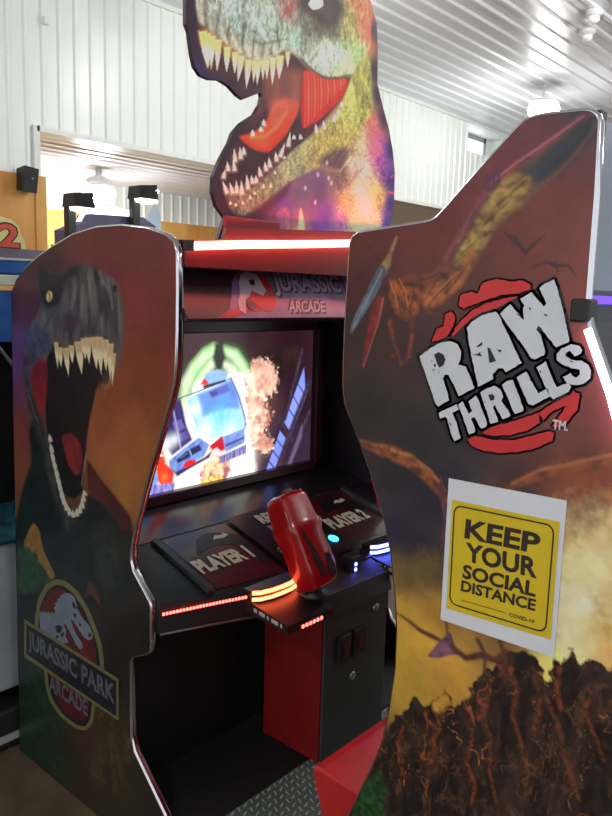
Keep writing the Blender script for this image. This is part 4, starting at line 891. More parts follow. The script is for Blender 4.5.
H2 = cg([(175, 150), (205, 128), (215, 150), (240, 205), (260, 190), (240, 130), (285, 95), (300, 120), (330, 200), (355, 270), (350, 285), (315, 298), (290, 250), (275, 225), (255, 235), (280, 300), (280, 320), (240, 332), (225, 280), (200, 210)])
R2 = cg([(312, 75), (350, 50), (400, 35), (435, 55), (450, 100), (440, 130), (470, 165), (497, 215), (490, 225), (450, 238), (420, 190), (400, 150), (390, 165), (415, 230), (420, 255), (375, 268), (350, 190), (325, 120)])
I2 = cg([(445, 30), (475, 5), (510, 0), (540, 80), (578, 180), (570, 190), (525, 208), (500, 160)])
L1 = cd_([(338, 338), (366, 322), (400, 385), (428, 370), (434, 393), (385, 420), (372, 415)])
L2_ = cb([(228, 597), (285, 560), (300, 600), (350, 718), (420, 690), (438, 715), (425, 745), (330, 790), (310, 775)])
S2 = cb([(350, 515), (380, 480), (440, 455), (490, 465), (505, 490), (500, 510), (460, 530), (445, 510), (430, 495), (408, 505), (405, 525), (440, 550), (500, 555), (545, 580), (560, 615), (555, 660), (515, 695), (460, 705), (410, 690), (390, 655), (435, 630), (450, 650), (470, 660), (495, 640), (490, 610), (440, 600), (380, 575), (350, 550)])
letters = [R_, A_, W_, T2, H2, R2, I2, L1, L2_, S2]
lg = MB()
def rough_px(px, amt, seed):
    r = random.Random(seed); out = []
    for i in range(len(px)):
        a, b = px[i], px[(i + 1) % len(px)]; n = max(1, int(math.hypot(b[0] - a[0], b[1] - a[1]) / 3))
        for k in range(n):
            t = k / n; out.append((a[0] + (b[0] - a[0]) * t + r.uniform(-amt, amt), a[1] + (b[1] - a[1]) * t + r.uniform(-amt, amt)))
    return out
back = [(419, 356), (452, 338), (466, 324), (498, 308), (512, 300), (540, 286), (556, 278), (562, 300), (572, 340), (582, 346), (592, 366), (590, 382), (570, 392), (552, 400), (510, 420), (490, 428), (460, 444), (450, 440), (440, 420), (436, 408), (434, 398)]
for k, r in enumerate(red): outline(lg, rough_px(r, .5, k), m_lk, .0012, .0036)
for k, r in enumerate(red): flat(lg, rough_px(r, .5, k), m_lr, .0016)
flat(lg, back, m_lk, .0020)
for l_ in letters: outline(lg, l_, m_lk, .0020, .0052)
for k, l_ in enumerate(letters): flat(lg, rough_px(l_, .35, 20 + k), m_lw, .0024)
holes = [ca([(152, 150), (180, 135), (210, 150), (222, 180), (210, 215), (185, 230), (170, 205)]), ca([(478, 105), (495, 112), (532, 190), (490, 202)]), cg([(360, 90), (385, 85), (402, 100), (396, 120), (375, 128)]),
         ca([(408, 102), (432, 84), (448, 70), (446, 92), (425, 104)]), ca([(382, 148), (420, 146), (434, 132), (438, 148), (450, 160), (425, 158)]), ca([(532, 110), (545, 122), (556, 118), (566, 130), (550, 136)]), ca([(150, 210), (160, 205), (164, 222), (154, 228)]), ca([(134, 190), (141, 186), (142, 196)]),
         cb([(100, 262), (120, 270), (150, 308), (125, 285)]), cb([(182, 232), (190, 226), (194, 244), (186, 246)]), cb([(270, 268), (290, 272), (298, 282), (280, 280)]), cb([(226, 366), (240, 340), (262, 360), (256, 378)]), cb([(428, 552), (455, 560), (440, 566)]), cb([(245, 610), (258, 622), (252, 632)]), cg([(118, 250), (134, 268), (130, 280)]), cg([(336, 132), (344, 128), (344, 140)]), ca([(140, 240), (154, 240), (150, 252)]), ca([(176, 258), (186, 254), (184, 264)])]
for h in holes: flat(lg, h, m_lk, .0028)
panel_text(lg, 'TM.', *cd_([(441, 487), (486, 494)]), .016, m_lw, .0024, .03)
lo_ = lg.build('logo', None, right_panel, fixn=False); lo_['label'] = 'large white distressed lettering over a red splatter ring'

# ================================================================= taped paper notice
n_w, n_y, n_k = mat('notice_paper', (218, 220, 226), .55, var=.03), mat('notice_yellow', (214, 186, 30), .5, var=.05), mat('notice_print', (44, 34, 30), .5)
cN = lambda p: crop(430, 460, 3.886, p)
tl, br = np.array(P0(450.1, 477.8)), np.array(P0(554.6, 658.5))
NY0, NZ1, NY1, NZ0 = tl[0], tl[1], br[0], br[1]
nt_ = MB().use(n_w)
cols = 8
pts = [(-.0046 - .0012 * math.sin(math.pi * i / cols), NY0 + (NY1 - NY0) * i / cols) for i in range(cols + 1)]
for (xa, ya), (xb, yb_) in zip(pts, pts[1:]):
    dz0, dz1 = .004 * (ya - NY0) / (NY1 - NY0), .004 * (yb_ - NY0) / (NY1 - NY0)
    nt_.hexa([(-.0036, ya, NZ0 + dz0), (-.0036, yb_, NZ0 + dz1), (xb, yb_, NZ0 + dz1), (xa, ya, NZ0 + dz0), (-.0036, ya, NZ1 + dz0), (-.0036, yb_, NZ1 + dz1), (xb, yb_, NZ1 + dz1), (xa, ya, NZ1 + dz0)])
notice = nt_.build('notice')
tag(notice, 'white paper notice with a yellow social distance square, taped on the reptile panel', 'notice')
def rrect(y0, y1, z0, z1, r, n=6):
    out = []
    for cy, cz, a0 in ((y1, z1, 0), (y0, z1, 90), (y0, z0, 180), (y1, z0, 270)):
        sy = 1 if cy == max(y0, y1) else -1; sz = 1 if cz == max(z0, z1) else -1
        for k in range(n + 1):
            a = math.radians(a0 + 90 * k / n); out.append((cy - sy * r + r * math.cos(a), cz - sz * r + r * math.sin(a)))
    return out
yl = [P0(*p) for p in cN([(92, 152), (510, 238), (474, 693), (70, 572)])]
sq = MB().use(n_y); sq.face([(-.0062, y, z) for y, z in yl]); yo = sq.build('yellow_square', None, notice, fixn=False)
def qlerp(u, v, q): 
    q = [np.array(p) for p in q]; return tuple((q[0] * (1 - u) + q[1] * u) * (1 - v) + (q[3] * (1 - u) + q[2] * u) * v)
bm_ = MB().use(n_k)
iq = [P0(*p) for p in cN([(103, 172), (489, 252), (455, 668), (83, 553)])]
ring_ = []
for (cu, cv, a0) in ((.92, .08, -90), (.92, .92, 0), (.08, .92, 90), (.08, .08, 180)):
    for k in range(7):
        a = math.radians(a0 + 15 * k); ring_.append((cu + .08 * math.cos(a), cv + .065 * math.sin(a) * 1.2))
RP = [np.array(qlerp(u, v, iq)) for u, v in ring_]
for i in range(len(RP)):
    a, b = RP[i], RP[(i + 1) % len(RP)]; d = b - a; l = np.linalg.norm(d); nn = np.array([-d[1], d[0]]) / max(l, 1e-6) * .0014; e = d / max(l, 1e-6) * .0007
    bm_.face([(-.0066, *(a - nn - e)), (-.0066, *(b - nn + e)), (-.0066, *(b + nn + e)), (-.0066, *(a + nn - e))])
bm_.build('border_line', None, notice, fixn=False)
tx = MB()
def ntext(s, bl, br, tl_, off=.03):
    a, b, c = [np.array(P0(*p)) for p in cN([bl, br, tl_])]
    put_text(tx, s, (-.0067, *a), (0, *(b - a)), (0, *(c - a)), n_k, off)
ntext('KEEP', (140, 300), (430, 364), (147, 225), .035); ntext('YOUR', (143, 390), (422, 458), (146, 315), .035)
ntext('SOCIAL', (131, 455), (416, 530), (136, 400), .035); ntext('DISTANCE', (126, 505), (415, 584), (130, 462), .035)
ntext('COVID-19', (314, 603), (411, 632), (315, 588), .03)
tx.use(n_k); a, b = P0(*cN([(126, 541)])[0]), P0(*cN([(300, 591)])[0]); tx.face([(-.0066, a[0], a[1]), (-.0066, b[0], b[1]), (-.0066, b[0], b[1] + .0012), (-.0066, a[0], a[1] + .0012)])
tx.build('lettering', None, notice, fixn=False)

# ================================================================= dinosaur head cut-out on top
YT = 1.5
TOP_PX = [(192, -40), (205, -72), (240, -92), (290, -96), (330, -80), (355, -50), (366, -15), (371, 4), (376.6, 24), (377.6, 50), (377.2, 84), (383, 107.8), (389, 130), (392.5, 150), (394.6, 172), (394, 200), (391.5, 218)]
TOP_B = [(224.5, 217.5), (216.3, 206), (212.4, 192), (213, 177), (219.6, 160.3), (229, 143), (232.7, 132.5), (240.8, 123), (254, 114.5), (260, 104.5), (261.6, 97), (260.8, 92.3), (250.6, 96.4), (243, 99.4), (237.5, 95.5), (229, 86), (219.2, 80), (209.4, 79.6), (200.6, 75.5), (194.7, 66.7), (191.6, 53), (188.8, 31.4), (186, 24), (186, 0), (187, -22)]
def PT(px, py): w = on(1, YT, px, py); return (float(w[0]), float(w[2]))
TOPO = [PT(*p) for p in TOP_PX] + [(.872, 1.80), (.868, 1.762), (.15, 1.762)] + [PT(*p) for p in TOP_B]
top_ = thing('cutout_sign', 'roaring dinosaur head cut-out standing on top of the screen cabinet', 'sign', (.5, YT, 1.758))
board = MB().use(mat('cutout_edge', (44, 32, 44), .4)).prism([(x, YT, z) for x, z in TOPO], (0, .012, 0)).build('board', None, top_)
for xb_ in (.25, .70): MB().use(M_black2).box((xb_, YT + .012, 1.759), (xb_ + .04, YT + .1, 1.95), .003).build('brace', None, top_)
T = PanelArt(TOPO, .0023, 1, YT, (0, 2))
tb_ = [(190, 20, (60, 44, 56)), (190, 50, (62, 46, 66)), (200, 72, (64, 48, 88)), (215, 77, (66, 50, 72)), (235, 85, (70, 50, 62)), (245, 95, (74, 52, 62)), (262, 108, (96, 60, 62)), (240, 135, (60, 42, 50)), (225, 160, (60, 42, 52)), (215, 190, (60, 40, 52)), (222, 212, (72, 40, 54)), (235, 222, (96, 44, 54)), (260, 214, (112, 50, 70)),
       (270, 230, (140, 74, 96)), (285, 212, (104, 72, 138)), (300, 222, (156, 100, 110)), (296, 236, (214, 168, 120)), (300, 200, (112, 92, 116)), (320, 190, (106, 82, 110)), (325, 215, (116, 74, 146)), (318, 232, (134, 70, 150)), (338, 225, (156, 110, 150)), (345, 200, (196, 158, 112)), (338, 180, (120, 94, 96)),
       (360, 190, (224, 214, 168)), (366, 205, (232, 226, 176)), (375, 190, (214, 202, 132)), (375, 222, (196, 192, 150)), (358, 225, (206, 200, 150)), (352, 165, (206, 190, 172)), (365, 170, (214, 196, 170)), (374, 152, (208, 116, 140)), (381, 160, (150, 80, 150)), (385, 175, (120, 70, 140)), (380, 195, (176, 160, 96)),  # pale yellow body tones mix print with softened lamp glare
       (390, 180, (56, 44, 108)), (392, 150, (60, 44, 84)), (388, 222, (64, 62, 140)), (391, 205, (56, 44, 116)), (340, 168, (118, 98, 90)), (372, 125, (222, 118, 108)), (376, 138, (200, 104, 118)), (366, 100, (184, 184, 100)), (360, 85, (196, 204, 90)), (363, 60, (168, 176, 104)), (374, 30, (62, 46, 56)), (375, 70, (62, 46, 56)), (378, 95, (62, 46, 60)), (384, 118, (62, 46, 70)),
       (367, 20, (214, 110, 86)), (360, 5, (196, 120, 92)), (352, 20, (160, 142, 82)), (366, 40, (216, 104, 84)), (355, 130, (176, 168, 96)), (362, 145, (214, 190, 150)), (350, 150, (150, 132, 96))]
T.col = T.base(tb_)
t0 = lambda p: crop(180, 0, 5.564, p); t7 = lambda p: crop(280, 0, 5.564, p); t8 = lambda p: crop(200, 120, 5.564, p); t1 = lambda p: crop(290, 120, 5.564, p); t2 = lambda p: crop(240, 60, 5.564, p)
T.grain(.16, (40, 40), 21)
# mouth
T.fill(t0([(105, 135), (200, 215), (360, 330), (480, 340), (600, 280), (650, 320), (760, 440), (900, 420), (960, 420), (900, 560), (760, 720), (640, 830), (480, 960), (350, 1060), (260, 1060), (240, 960), (270, 850), (340, 760), (420, 690), (480, 600), (470, 480), (360, 470), (240, 420), (150, 410), (110, 300)]), (82, 54, 58), (66, 44, 52), feather=6, n=(14, 14), seed=90)
T.fill(t2([(120, 60), (260, 40), (345, 60), (345, 200), (330, 300), (220, 330), (150, 280), (140, 160)]), (146, 92, 80), (116, 74, 68), feather=14, n=(20, 8), seed=91)
T.fill(t2([(350, 55), (400, 62), (440, 92), (480, 106), (560, 95), (602, 108), (585, 190), (520, 262), (440, 335), (345, 388), (336, 250)]), (196, 58, 44), (166, 44, 40), feather=4, n=(30, 8), seed=92)
for k in range(13):
    x = 358 + k * 18; y0 = 62 + (k * 4 if k < 8 else 30); y1 = 370 - k * 19
    T.stroke(t2([(x, y0 + 6, 2), (x + 6, (y0 + y1) / 2, 6), (x + 2, y1, 2)]), 5, (236, 134, 108) if k % 2 else (222, 98, 74), feather=4, op=.85)
T.fill(t2([(-4, 425), (50, 415), (130, 375), (165, 300), (190, 235), (260, 215), (328, 240), (308, 320), (255, 415), (160, 512), (90, 503), (20, 458)]), (226, 92, 60), (204, 74, 50), feather=4, n=(20, 20), seed=93)
T.fill(t2([(165, 300), (185, 225), (255, 200), (310, 235), (270, 290), (215, 350), (175, 360)]), (164, 94, 80), (190, 110, 92), feather=14, n=(20, 40), seed=94, op=.85)
T.stroke(t2([(60, 435, 3), (140, 425, 6), (200, 375, 6), (262, 290, 4)]), 5, (244, 140, 92), feather=6, op=.7)
T.stroke(t2([(0, 430, 2), (60, 480, 5), (150, 505, 5), (245, 412, 3)]), 4, (172, 50, 40), feather=6, op=.7)
# upper head
head = [(190, -70), (194.5, -20), (195.3, 0), (196.2, 10.8), (198.9, 23.4), (207, 28.8), (216, 37.8), (223.2, 43.2), (234, 50.4), (244.7, 58), (255.5, 61.4), (266.3, 60.6), (275.3, 55.8), (283, 51), (290.8, 52.2), (301.6, 59.4), (308.8, 67.4), (319.6, 75), (328.6, 78), (341, 77), (354, 75), (358, 60), (370, 50), (371, 20), (364, -20), (350, -60), (300, -90), (230, -88)]
hb = [(200, 5, (158, 154, 140)), (200, 20, (146, 140, 128)), (215, 10, (158, 162, 150)), (230, 8, (168, 184, 172)), (222, 30, (148, 146, 134)), (240, 28, (140, 156, 146)), (235, 45, (172, 164, 142)), (255, 55, (168, 166, 146)), (258, 30, (158, 174, 162)), (270, 20, (164, 180, 164)), (270, 48, (172, 178, 158)), (285, 30, (156, 170, 150)), (288, 12, (150, 112, 104)), (310, 3, (96, 80, 72)), (330, 6, (86, 74, 68)), (298, 38, (150, 180, 162)), (300, 55, (178, 186, 168)), (326, 50, (206, 220, 196)), (315, 68, (178, 192, 168)), (340, 52, (182, 216, 180)), (345, 68, (190, 208, 150)),  # palest patch below the eye holds lamp glare in its print colour
      (352, 18, (156, 142, 84)), (360, 8, (196, 124, 92)), (366, 28, (214, 106, 84)), (357, 55, (166, 202, 134)), (320, 28, (96, 82, 74)), (334, 30, (92, 86, 72)), (345, 35, (150, 150, 96)), (306, 28, (116, 116, 104)), (240, -40, (130, 140, 130)), (300, -50, (110, 110, 100)), (350, -40, (150, 120, 90))]
T.fill(head, (0, 0, 0), feather=4, samples=hb, sm=True)
hp = np.array([T.m(*p) for p in head]); hin = T.inside(T.P, hp)
def streak(mask, n, seed, amt):
    t = 1 + (fbm(T.P * np.array(n), 1.0, seed) - .5) * 2 * amt; T.col = np.where(mask[:, None], T.col * t[:, None], T.col)
rotP = T.P.copy()
streak(hin, (90, 60), 101, .55); streak(hin, (220, 160), 102, .5); streak(hin, (260, 70), 103, .4)
for pts in ([(140, -20, 9), (132, 60, 10), (148, 150, 5)], [(222, 20, 7), (210, 110, 9), (196, 190, 4)], [(272, 150, 5), (264, 190, 8), (272, 240, 4)], [(360, 140, 8), (350, 200, 9), (345, 270, 4)], [(412, 180, 5), (408, 240, 8), (400, 330, 4)], [(540, 120, 5), (538, 180, 7), (548, 250, 3)], [(470, 230, 4), (462, 300, 5)], [(510, 240, 4), (506, 300, 5)]):
    T.stroke(t0(pts), 8, (84, 74, 66), feather=6, op=.8)
for pts in ([(235, 195), (250, 240)], [(300, 230), (330, 280)], [(370, 240), (380, 320)], [(430, 260), (430, 325)], [(480, 270), (482, 320)], [(530, 250), (535, 300)], [(170, 120), (175, 165)], [(110, 30), (118, 110)]):
    T.stroke(t0([(*pts[0], 10), (*pts[1], 14)]), 12, (196, 190, 170), feather=9, op=.55)
T.stroke(t0([(105, 140, 4), (150, 165, 6), (200, 215, 6), (300, 285, 6), (370, 330, 6), (430, 345, 6), (490, 338, 5), (600, 282, 4)]), 5, (120, 82, 66), feather=5, op=.9)
T.stroke(t0([(400, 225, 4), (450, 245, 6), (500, 235, 4), (600, 215, 4)]), 5, (96, 88, 80), feather=5, op=.8)
T.stroke(t7([(0, 110, 5), (40, 60, 10), (90, 40, 6)]), 8, (150, 90, 84), feather=6, op=.9); T.stroke(t7([(20, 70, 4), (60, 25, 8), (95, 15, 4)]), 7, (160, 84, 80), feather=6, op=.8)
T.fill(t7([(100, 10), (130, -30), (260, -40), (340, 10), (350, 60), (320, 130), (270, 170), (215, 130), (170, 80), (120, 60)]), (90, 76, 70), (72, 60, 58), feather=12, n=(30, 30), seed=103)
T.fill(t7([(155, 25), (170, 0), (205, -12), (238, 0), (240, 30), (215, 48), (180, 55)]), (250, 248, 240), feather=2); T.fill(t7([(188, 5), (206, -4), (214, 14), (202, 28), (190, 22)]), (236, 214, 150), feather=3, op=.8)
for pts in ([(150, 130, 3), (140, 230, 7), (130, 330, 4)], [(125, 150, 3), (120, 240, 7), (115, 320, 3)], [(220, 265, 3), (190, 320, 6), (155, 350, 4)]): T.stroke(t7(pts), 6, (110, 80, 70), feather=5, op=.7)
T.stroke(t7([(120, 330, 6), (165, 378, 8), (225, 422, 8), (270, 436, 7), (340, 430, 6), (400, 415, 4)]), 7, (66, 50, 48), feather=4, op=.9)
for k in range(16):
    x = 175 + k * 14; T.stroke(t7([(x, 372 + min(k * 6, 40), 1.5), (x - 4, 402 + min(k * 5, 36), 3)]), 2.5, (110, 112, 96), feather=3, op=.6)
# neck, lower jaw and body
T.fill(t7([(400, 410), (440, 350), (500, 330), (508, 500), (505, 640), (440, 720), (330, 760), (220, 800), (290, 690), (340, 600), (380, 500)]), (178, 176, 98), (128, 124, 74), feather=8, n=(70, 40), seed=104)
jaw = [(225, 196), (228.8, 208), (236, 214.6), (245, 215.5), (259.4, 206.5), (272, 196), (290, 181.5), (308, 172), (332, 162), (348, 142), (358, 112), (352, 80), (346, 92), (340, 110), (325, 124), (308, 139), (293, 150), (280, 164), (262, 181), (246, 192), (234, 192)]
T.fill(jaw, (0, 0, 0), feather=4, samples=[(230, 205, (104, 84, 76)), (245, 208, (128, 116, 96)), (262, 198, (126, 120, 92)), (275, 180, (132, 130, 104)), (290, 168, (156, 160, 124)), (305, 158, (160, 160, 112)), (325, 145, (168, 158, 96)), (345, 115, (178, 176, 104)), (340, 135, (164, 152, 92)), (320, 162, (150, 140, 96)), (353, 90, (200, 204, 110)), (300, 174, (134, 134, 110))])
jin = T.inside(T.P, np.array([T.m(*p) for p in jaw])); streak(jin, (110, 80), 105, .55); streak(jin, (260, 200), 106, .55)
T.fill(t8([(240, 540), (330, 490), (400, 430), (470, 370), (510, 340), (480, 420), (400, 490), (350, 540), (290, 580)]), (84, 48, 64), feather=8, op=.8)
rest = ~hin & ~jin; body = T.inside(T.P, np.array([T.m(*p) for p in [(335, 165), (350, 140), (360, 110), (368, 60), (371, 60), (371, 100), (381, 135), (387, 165), (387, 200), (383, 240), (345, 240), (335, 210)]]))
streak(body, (80, 110), 107, .4); streak(body, (200, 240), 108, .5)
for k in range(18):
    t = k / 17; x, y = 330 + 90 * t, 150 + 60 * math.sin(3 * t) + 240 * t * .4; T.stroke(t1([(x, y, 1), (x - 30, y + 35, 3.5), (x - 70, y + 90, 1)]), 3, rnd.choice([(150, 110, 84), (120, 90, 90), (240, 220, 190)]), feather=3, op=.5)
T.stroke(t1([(100, 240, 3), (190, 262, 9), (280, 290, 4)]), 8, (164, 138, 96), feather=7, op=.8)
T.fill(t1([(140, 240), (250, 150), (330, 160), (300, 240), (250, 270)]), (100, 72, 78), (80, 60, 80), feather=10, seed=109, op=.8)
for x, y in ((230, 352), (140, 460), (85, 380), (155, 305), (205, 240), (215, 325)): T.fill(t1([(x - 8, y), (x - 4, y - 14), (x + 4, y - 12), (x + 6, y + 6), (x - 2, y + 12)]), (206, 196, 214), feather=3, op=.7)
T.fill(t8([(395, 640), (410, 600), (430, 520), (470, 470), (500, 520), (520, 600), (520, 680), (395, 680)]), (186, 112, 112), (130, 84, 110), feather=8, seed=110, op=.7)
T.fill(t8([(535, 680), (555, 500), (562, 490), (580, 580), (585, 680)]), (228, 196, 160), feather=4, op=.9)
for pts in ([(548, 400), (578, 410)], [(560, 320), (575, 305)], [(552, 408), (570, 402)]): T.stroke(t1([(*pts[0], 4), (*pts[1], 3)]), 4, (226, 60, 120), feather=2)
T.stroke(t1([(480, 90, 10), (520, 140, 16), (545, 220, 14), (552, 290, 8)]), 12, (110, 62, 168), feather=12, op=.6)
T.fill(t1([(430, 80), (480, 60), (500, 110), (520, 180), (470, 190), (440, 140)]), (214, 116, 128), (180, 100, 130), feather=9, seed=111, op=.6)
# teeth
for k, (bx, by, tx_, ty_, w) in enumerate(((125, 175, 152, 380, 44), (155, 185, 158, 375, 30), (180, 200, 172, 385, 34), (212, 222, 205, 396, 36), (262, 262, 258, 402, 36), (306, 292, 303, 408, 32), (342, 312, 321, 452, 32), (381, 335, 368, 490, 34), (413, 342, 408, 458, 22), (434, 342, 428, 472, 28), (462, 338, 460, 442, 22), (484, 335, 482, 440, 22), (517, 322, 512, 472, 30), (556, 312, 550, 440, 38), (598, 292, 598, 376, 20))):
    b, t = t0([(bx, by), (tx_, ty_)]); T.tooth(b, t, w / 5.564, (252, 236, 176), (232, 176, 70) if k < 5 else (236, 202, 120))
for bx, by, tx_, ty_ in ((243, 190, 241, 148), (195, 232, 189, 160), (226, 215, 221, 150), (156, 282, 150, 232), (192, 282, 184, 222), (130, 322, 138, 278), (150, 408, 124, 340), (182, 408, 164, 350), (206, 404, 200, 340), (234, 412, 228, 338), (266, 384, 258, 303), (292, 352, 284, 308), (313, 348, 309, 308), (336, 312, 327, 258), (367, 282, 359, 233), (389, 262, 382, 208), (426, 228, 419, 178), (446, 205, 470, 130), (490, 145, 501, 68), (294, 88, 290, 52), (340, 62, 335, 36), (354, 30, 353, -5)):
    b, t = t8([(bx, by), (tx_, ty_)]); T.tooth(b, t, 19 / 5.564, (248, 242, 220), (214, 190, 150))
for bx, by, tx_, ty_ in ((300, 440, 298, 415), (338, 440, 332, 412), (425, 405, 420, 355), (470, 385, 462, 338), (522, 345, 526, 300), (565, 260, 562, 232), (545, 300, 548, 272)):
    b, t = t2([(bx, by), (tx_, ty_)]); T.tooth(b, t, 20 / 5.564, (238, 232, 214))
for bx, by, tx_, ty_ in ((355, 380, 350, 352), (395, 378, 390, 345), (280, 440, 276, 415), (305, 415, 300, 396), (240, 470, 236, 450), (200, 480, 196, 460), (170, 470, 166, 450), (420, 300, 412, 282), (470, 215, 466, 200)):
    b, t = t8([(bx, by), (tx_, ty_)]); T.tooth(b, t, 16 / 5.564, (206, 186, 170))
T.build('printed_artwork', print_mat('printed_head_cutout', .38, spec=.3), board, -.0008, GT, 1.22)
MB().use(mat('red_bracket', (140, 18, 26), .4)).box((.165, YT - .016, 1.7595), (.37, YT - .002, 1.83), .003).build('red_bracket', None, top_)

# ================================================================= the picture on the game screen
YS = 2.028
V = PanelArt([(.14, .94), (1.152, .94), (1.152, 1.487), (.14, 1.487)], .0031, 1, YS, (0, 2))
V.col = V.base([(200, 340, (58, 26, 30)), (160, 360, (40, 30, 24)), (240, 335, (44, 18, 26)), (290, 340, (42, 18, 28)), (300, 400, (40, 22, 34)), (285, 440, (48, 30, 50)), (260, 400, (90, 54, 50)), (290, 370, (44, 22, 34)), (150, 420, (120, 80, 80)), (200, 480, (240, 226, 190)), (160, 490, (240, 220, 190)), (240, 470, (250, 240, 225)), (270, 470, (60, 36, 50)), (180, 440, (240, 240, 240)), (300, 460, (50, 36, 56))])
s1 = lambda p: crop(140, 340, 3.4, p); s2 = lambda p: crop(140, 340, 6.8, p); s3 = lambda p: crop(140, 420, 6.12, p); s4 = lambda p: crop(220, 340, 5.83, p)
def vp(f, pts, c, c2=None, **k):
    k.setdefault('sm', False); k.setdefault('feather', 3); V.fill(f(pts), c, c2, **k)
vp(s1, [(75, 0), (140, 0), (150, 60), (120, 120), (95, 60)], (30, 24, 20), (52, 30, 30), feather=12, n=(20, 20), seed=120)
vp(s1, [(380, 40), (540, 20), (540, 90), (470, 120), (400, 80)], (30, 24, 20), (52, 30, 30), feather=12, n=(20, 20), seed=120)
V.fill(s1([(135, 150), (165, 80), (215, 25), (255, 8), (268, 70), (290, 8), (345, 30), (392, 120), (385, 200), (150, 240)]), (58, 120, 48), (34, 66, 30), feather=16, n=(16, 16), seed=121, op=.85)
for pts, w in (([(146, 215), (158, 150), (186, 95), (222, 52), (252, 34)], 40), ([(178, 215), (190, 160), (212, 116), (240, 84)], 34), ([(286, 34), (322, 52), (350, 92), (372, 150), (380, 190)], 38), ([(282, 78), (316, 100), (346, 150), (356, 190)], 34)):
    V.stroke(s1([(*p, w * (.55 if k == 0 else 1)) for k, p in enumerate(pts)]), w, (190, 246, 170), feather=14, c2=(236, 252, 214), n=(12, 12))
for pts in ([(168, 190), (182, 140), (206, 100), (236, 66)], [(296, 60), (334, 96), (360, 160)], [(196, 180), (214, 136), (238, 106)]): V.stroke(s1([(*p, 4) for p in pts]), 4, (110, 190, 96), feather=4, op=.8)
vp(s1, [(256, 10), (282, 10), (290, 60), (276, 108), (262, 100), (248, 60)], (32, 40, 24), feather=8)
V.fill(s1([(150, 220), (200, 140), (260, 112), (330, 122), (378, 110), (410, 190), (404, 300), (384, 380), (392, 450), (325, 492), (290, 470), (316, 380), (200, 350), (150, 290)]), (254, 246, 226), (255, 255, 255), feather=16, n=(12, 12), seed=125, wob=14)
V.fill(s1([(372, 92), (400, 74), (424, 66), (456, 84), (468, 120), (460, 172), (436, 196), (424, 216), (446, 240), (444, 280), (420, 300), (430, 330), (452, 345), (454, 374), (420, 382), (390, 372), (372, 340), (356, 200)]), (252, 228, 200), (190, 112, 96), feather=5, n=(44, 44), seed=124, wob=34, contrast=3.4)
for x, y, r in ((416, 104, 18), (432, 158, 18), (408, 240, 20), (424, 268, 12), (396, 350, 18), (388, 150, 30), (436, 362, 9), (384, 230, 30), (380, 300, 26)): V.glow(s1([(x, y)])[0], r, (255, 234, 208), .7)
for pts in ([(396, 96), (420, 82), (446, 100)], [(440, 150), (456, 130), (452, 108)], [(420, 210), (440, 230), (430, 262)], [(410, 290), (436, 300), (440, 330)], [(384, 360), (410, 340), (436, 352), (446, 372)], [(400, 130), (416, 150), (404, 180)], [(410, 392), (398, 376), (420, 366)]): V.stroke(s1([(*p, 5) for p in pts]), 5, (176, 94, 80), feather=4, op=.75)
V.fill(s1([(100, 510), (150, 430), (250, 400), (330, 380), (388, 400), (384, 470), (320, 500), (120, 550), (0, 580), (0, 500)]), (250, 238, 214), (255, 252, 244), feather=10, n=(14, 14), seed=126)
V.glow(s3([(570, 330)])[0], 60, (255, 255, 255), 1)
V.fill(s3([(190, 470), (330, 430), (520, 380), (540, 420), (420, 440), (210, 490)]), (232, 186, 70), (252, 232, 160), feather=5, n=(50, 50), seed=127, wob=14, contrast=3)
V.fill(s3([(365, 330), (400, 280), (450, 230), (500, 240), (530, 200), (556, 300), (520, 390), (380, 430)]), (170, 100, 104), (250, 216, 170), feather=6, n=(44, 44), seed=128, wob=20, contrast=3)
V.fill(s3([(380, 360), (480, 330), (520, 370), (480, 400), (375, 430)]), (214, 152, 26), (250, 230, 140), feather=4, n=(80, 80), seed=129, wob=10, contrast=3)
# the toy-like truck
vp(s1, [(78, 262), (104, 214), (138, 200), (158, 290), (178, 340), (110, 392), (66, 340)], (66, 54, 124), (44, 34, 84), feather=4, seed=130)
vp(s1, [(110, 280), (140, 268), (154, 300), (122, 316)], (104, 92, 160)); vp(s1, [(120, 326), (158, 308), (166, 334), (130, 352)], (88, 78, 150)); vp(s1, [(94, 244), (116, 232), (122, 262), (98, 276)], (50, 40, 92))
V.stroke(s1([(108, 214, 7), (124, 290, 7), (138, 366, 7)]), 7, (158, 146, 196), feather=2)
vp(s1, [(160, 205), (190, 184), (312, 132), (330, 170), (356, 256), (352, 300), (300, 330), (236, 334), (190, 300)], (120, 176, 232), (168, 220, 244), feather=6, n=(8, 12), seed=131)
vp(s1, [(196, 186), (310, 138), (330, 182), (346, 236), (300, 232), (214, 260)], (84, 100, 200), (104, 142, 220), feather=8, n=(10, 16), seed=132)
V.glow(s1([(272, 262)])[0], 60, (110, 205, 232), .8); V.glow(s1([(222, 306)])[0], 34, (250, 255, 255), .85); V.glow(s1([(305, 312)])[0], 32, (240, 255, 255), .8); V.glow(s1([(188, 236)])[0], 24, (250, 255, 250), .7); V.glow(s1([(350, 226)])[0], 20, (255, 255, 240), .5)
for pts in ([(240, 250), (262, 300)], [(262, 246), (272, 306)], [(290, 240), (286, 304)], [(316, 236), (300, 296)]): V.stroke(s1([(*p, 5) for p in pts]), 5, (170, 236, 244), feather=7, op=.6)
for pts in ([(206, 306), (236, 322), (270, 326), (310, 318)], [(212, 292), (240, 310), (280, 314), (318, 302)]): V.stroke(s1([(*p, 5) for p in pts]), 5, (206, 250, 240), feather=4, op=.8)
vp(s1, [(232, 176), (296, 150), (306, 172), (244, 198)], (96, 100, 184)); vp(s1, [(238, 180), (262, 170), (266, 182), (244, 192)], (70, 70, 150))
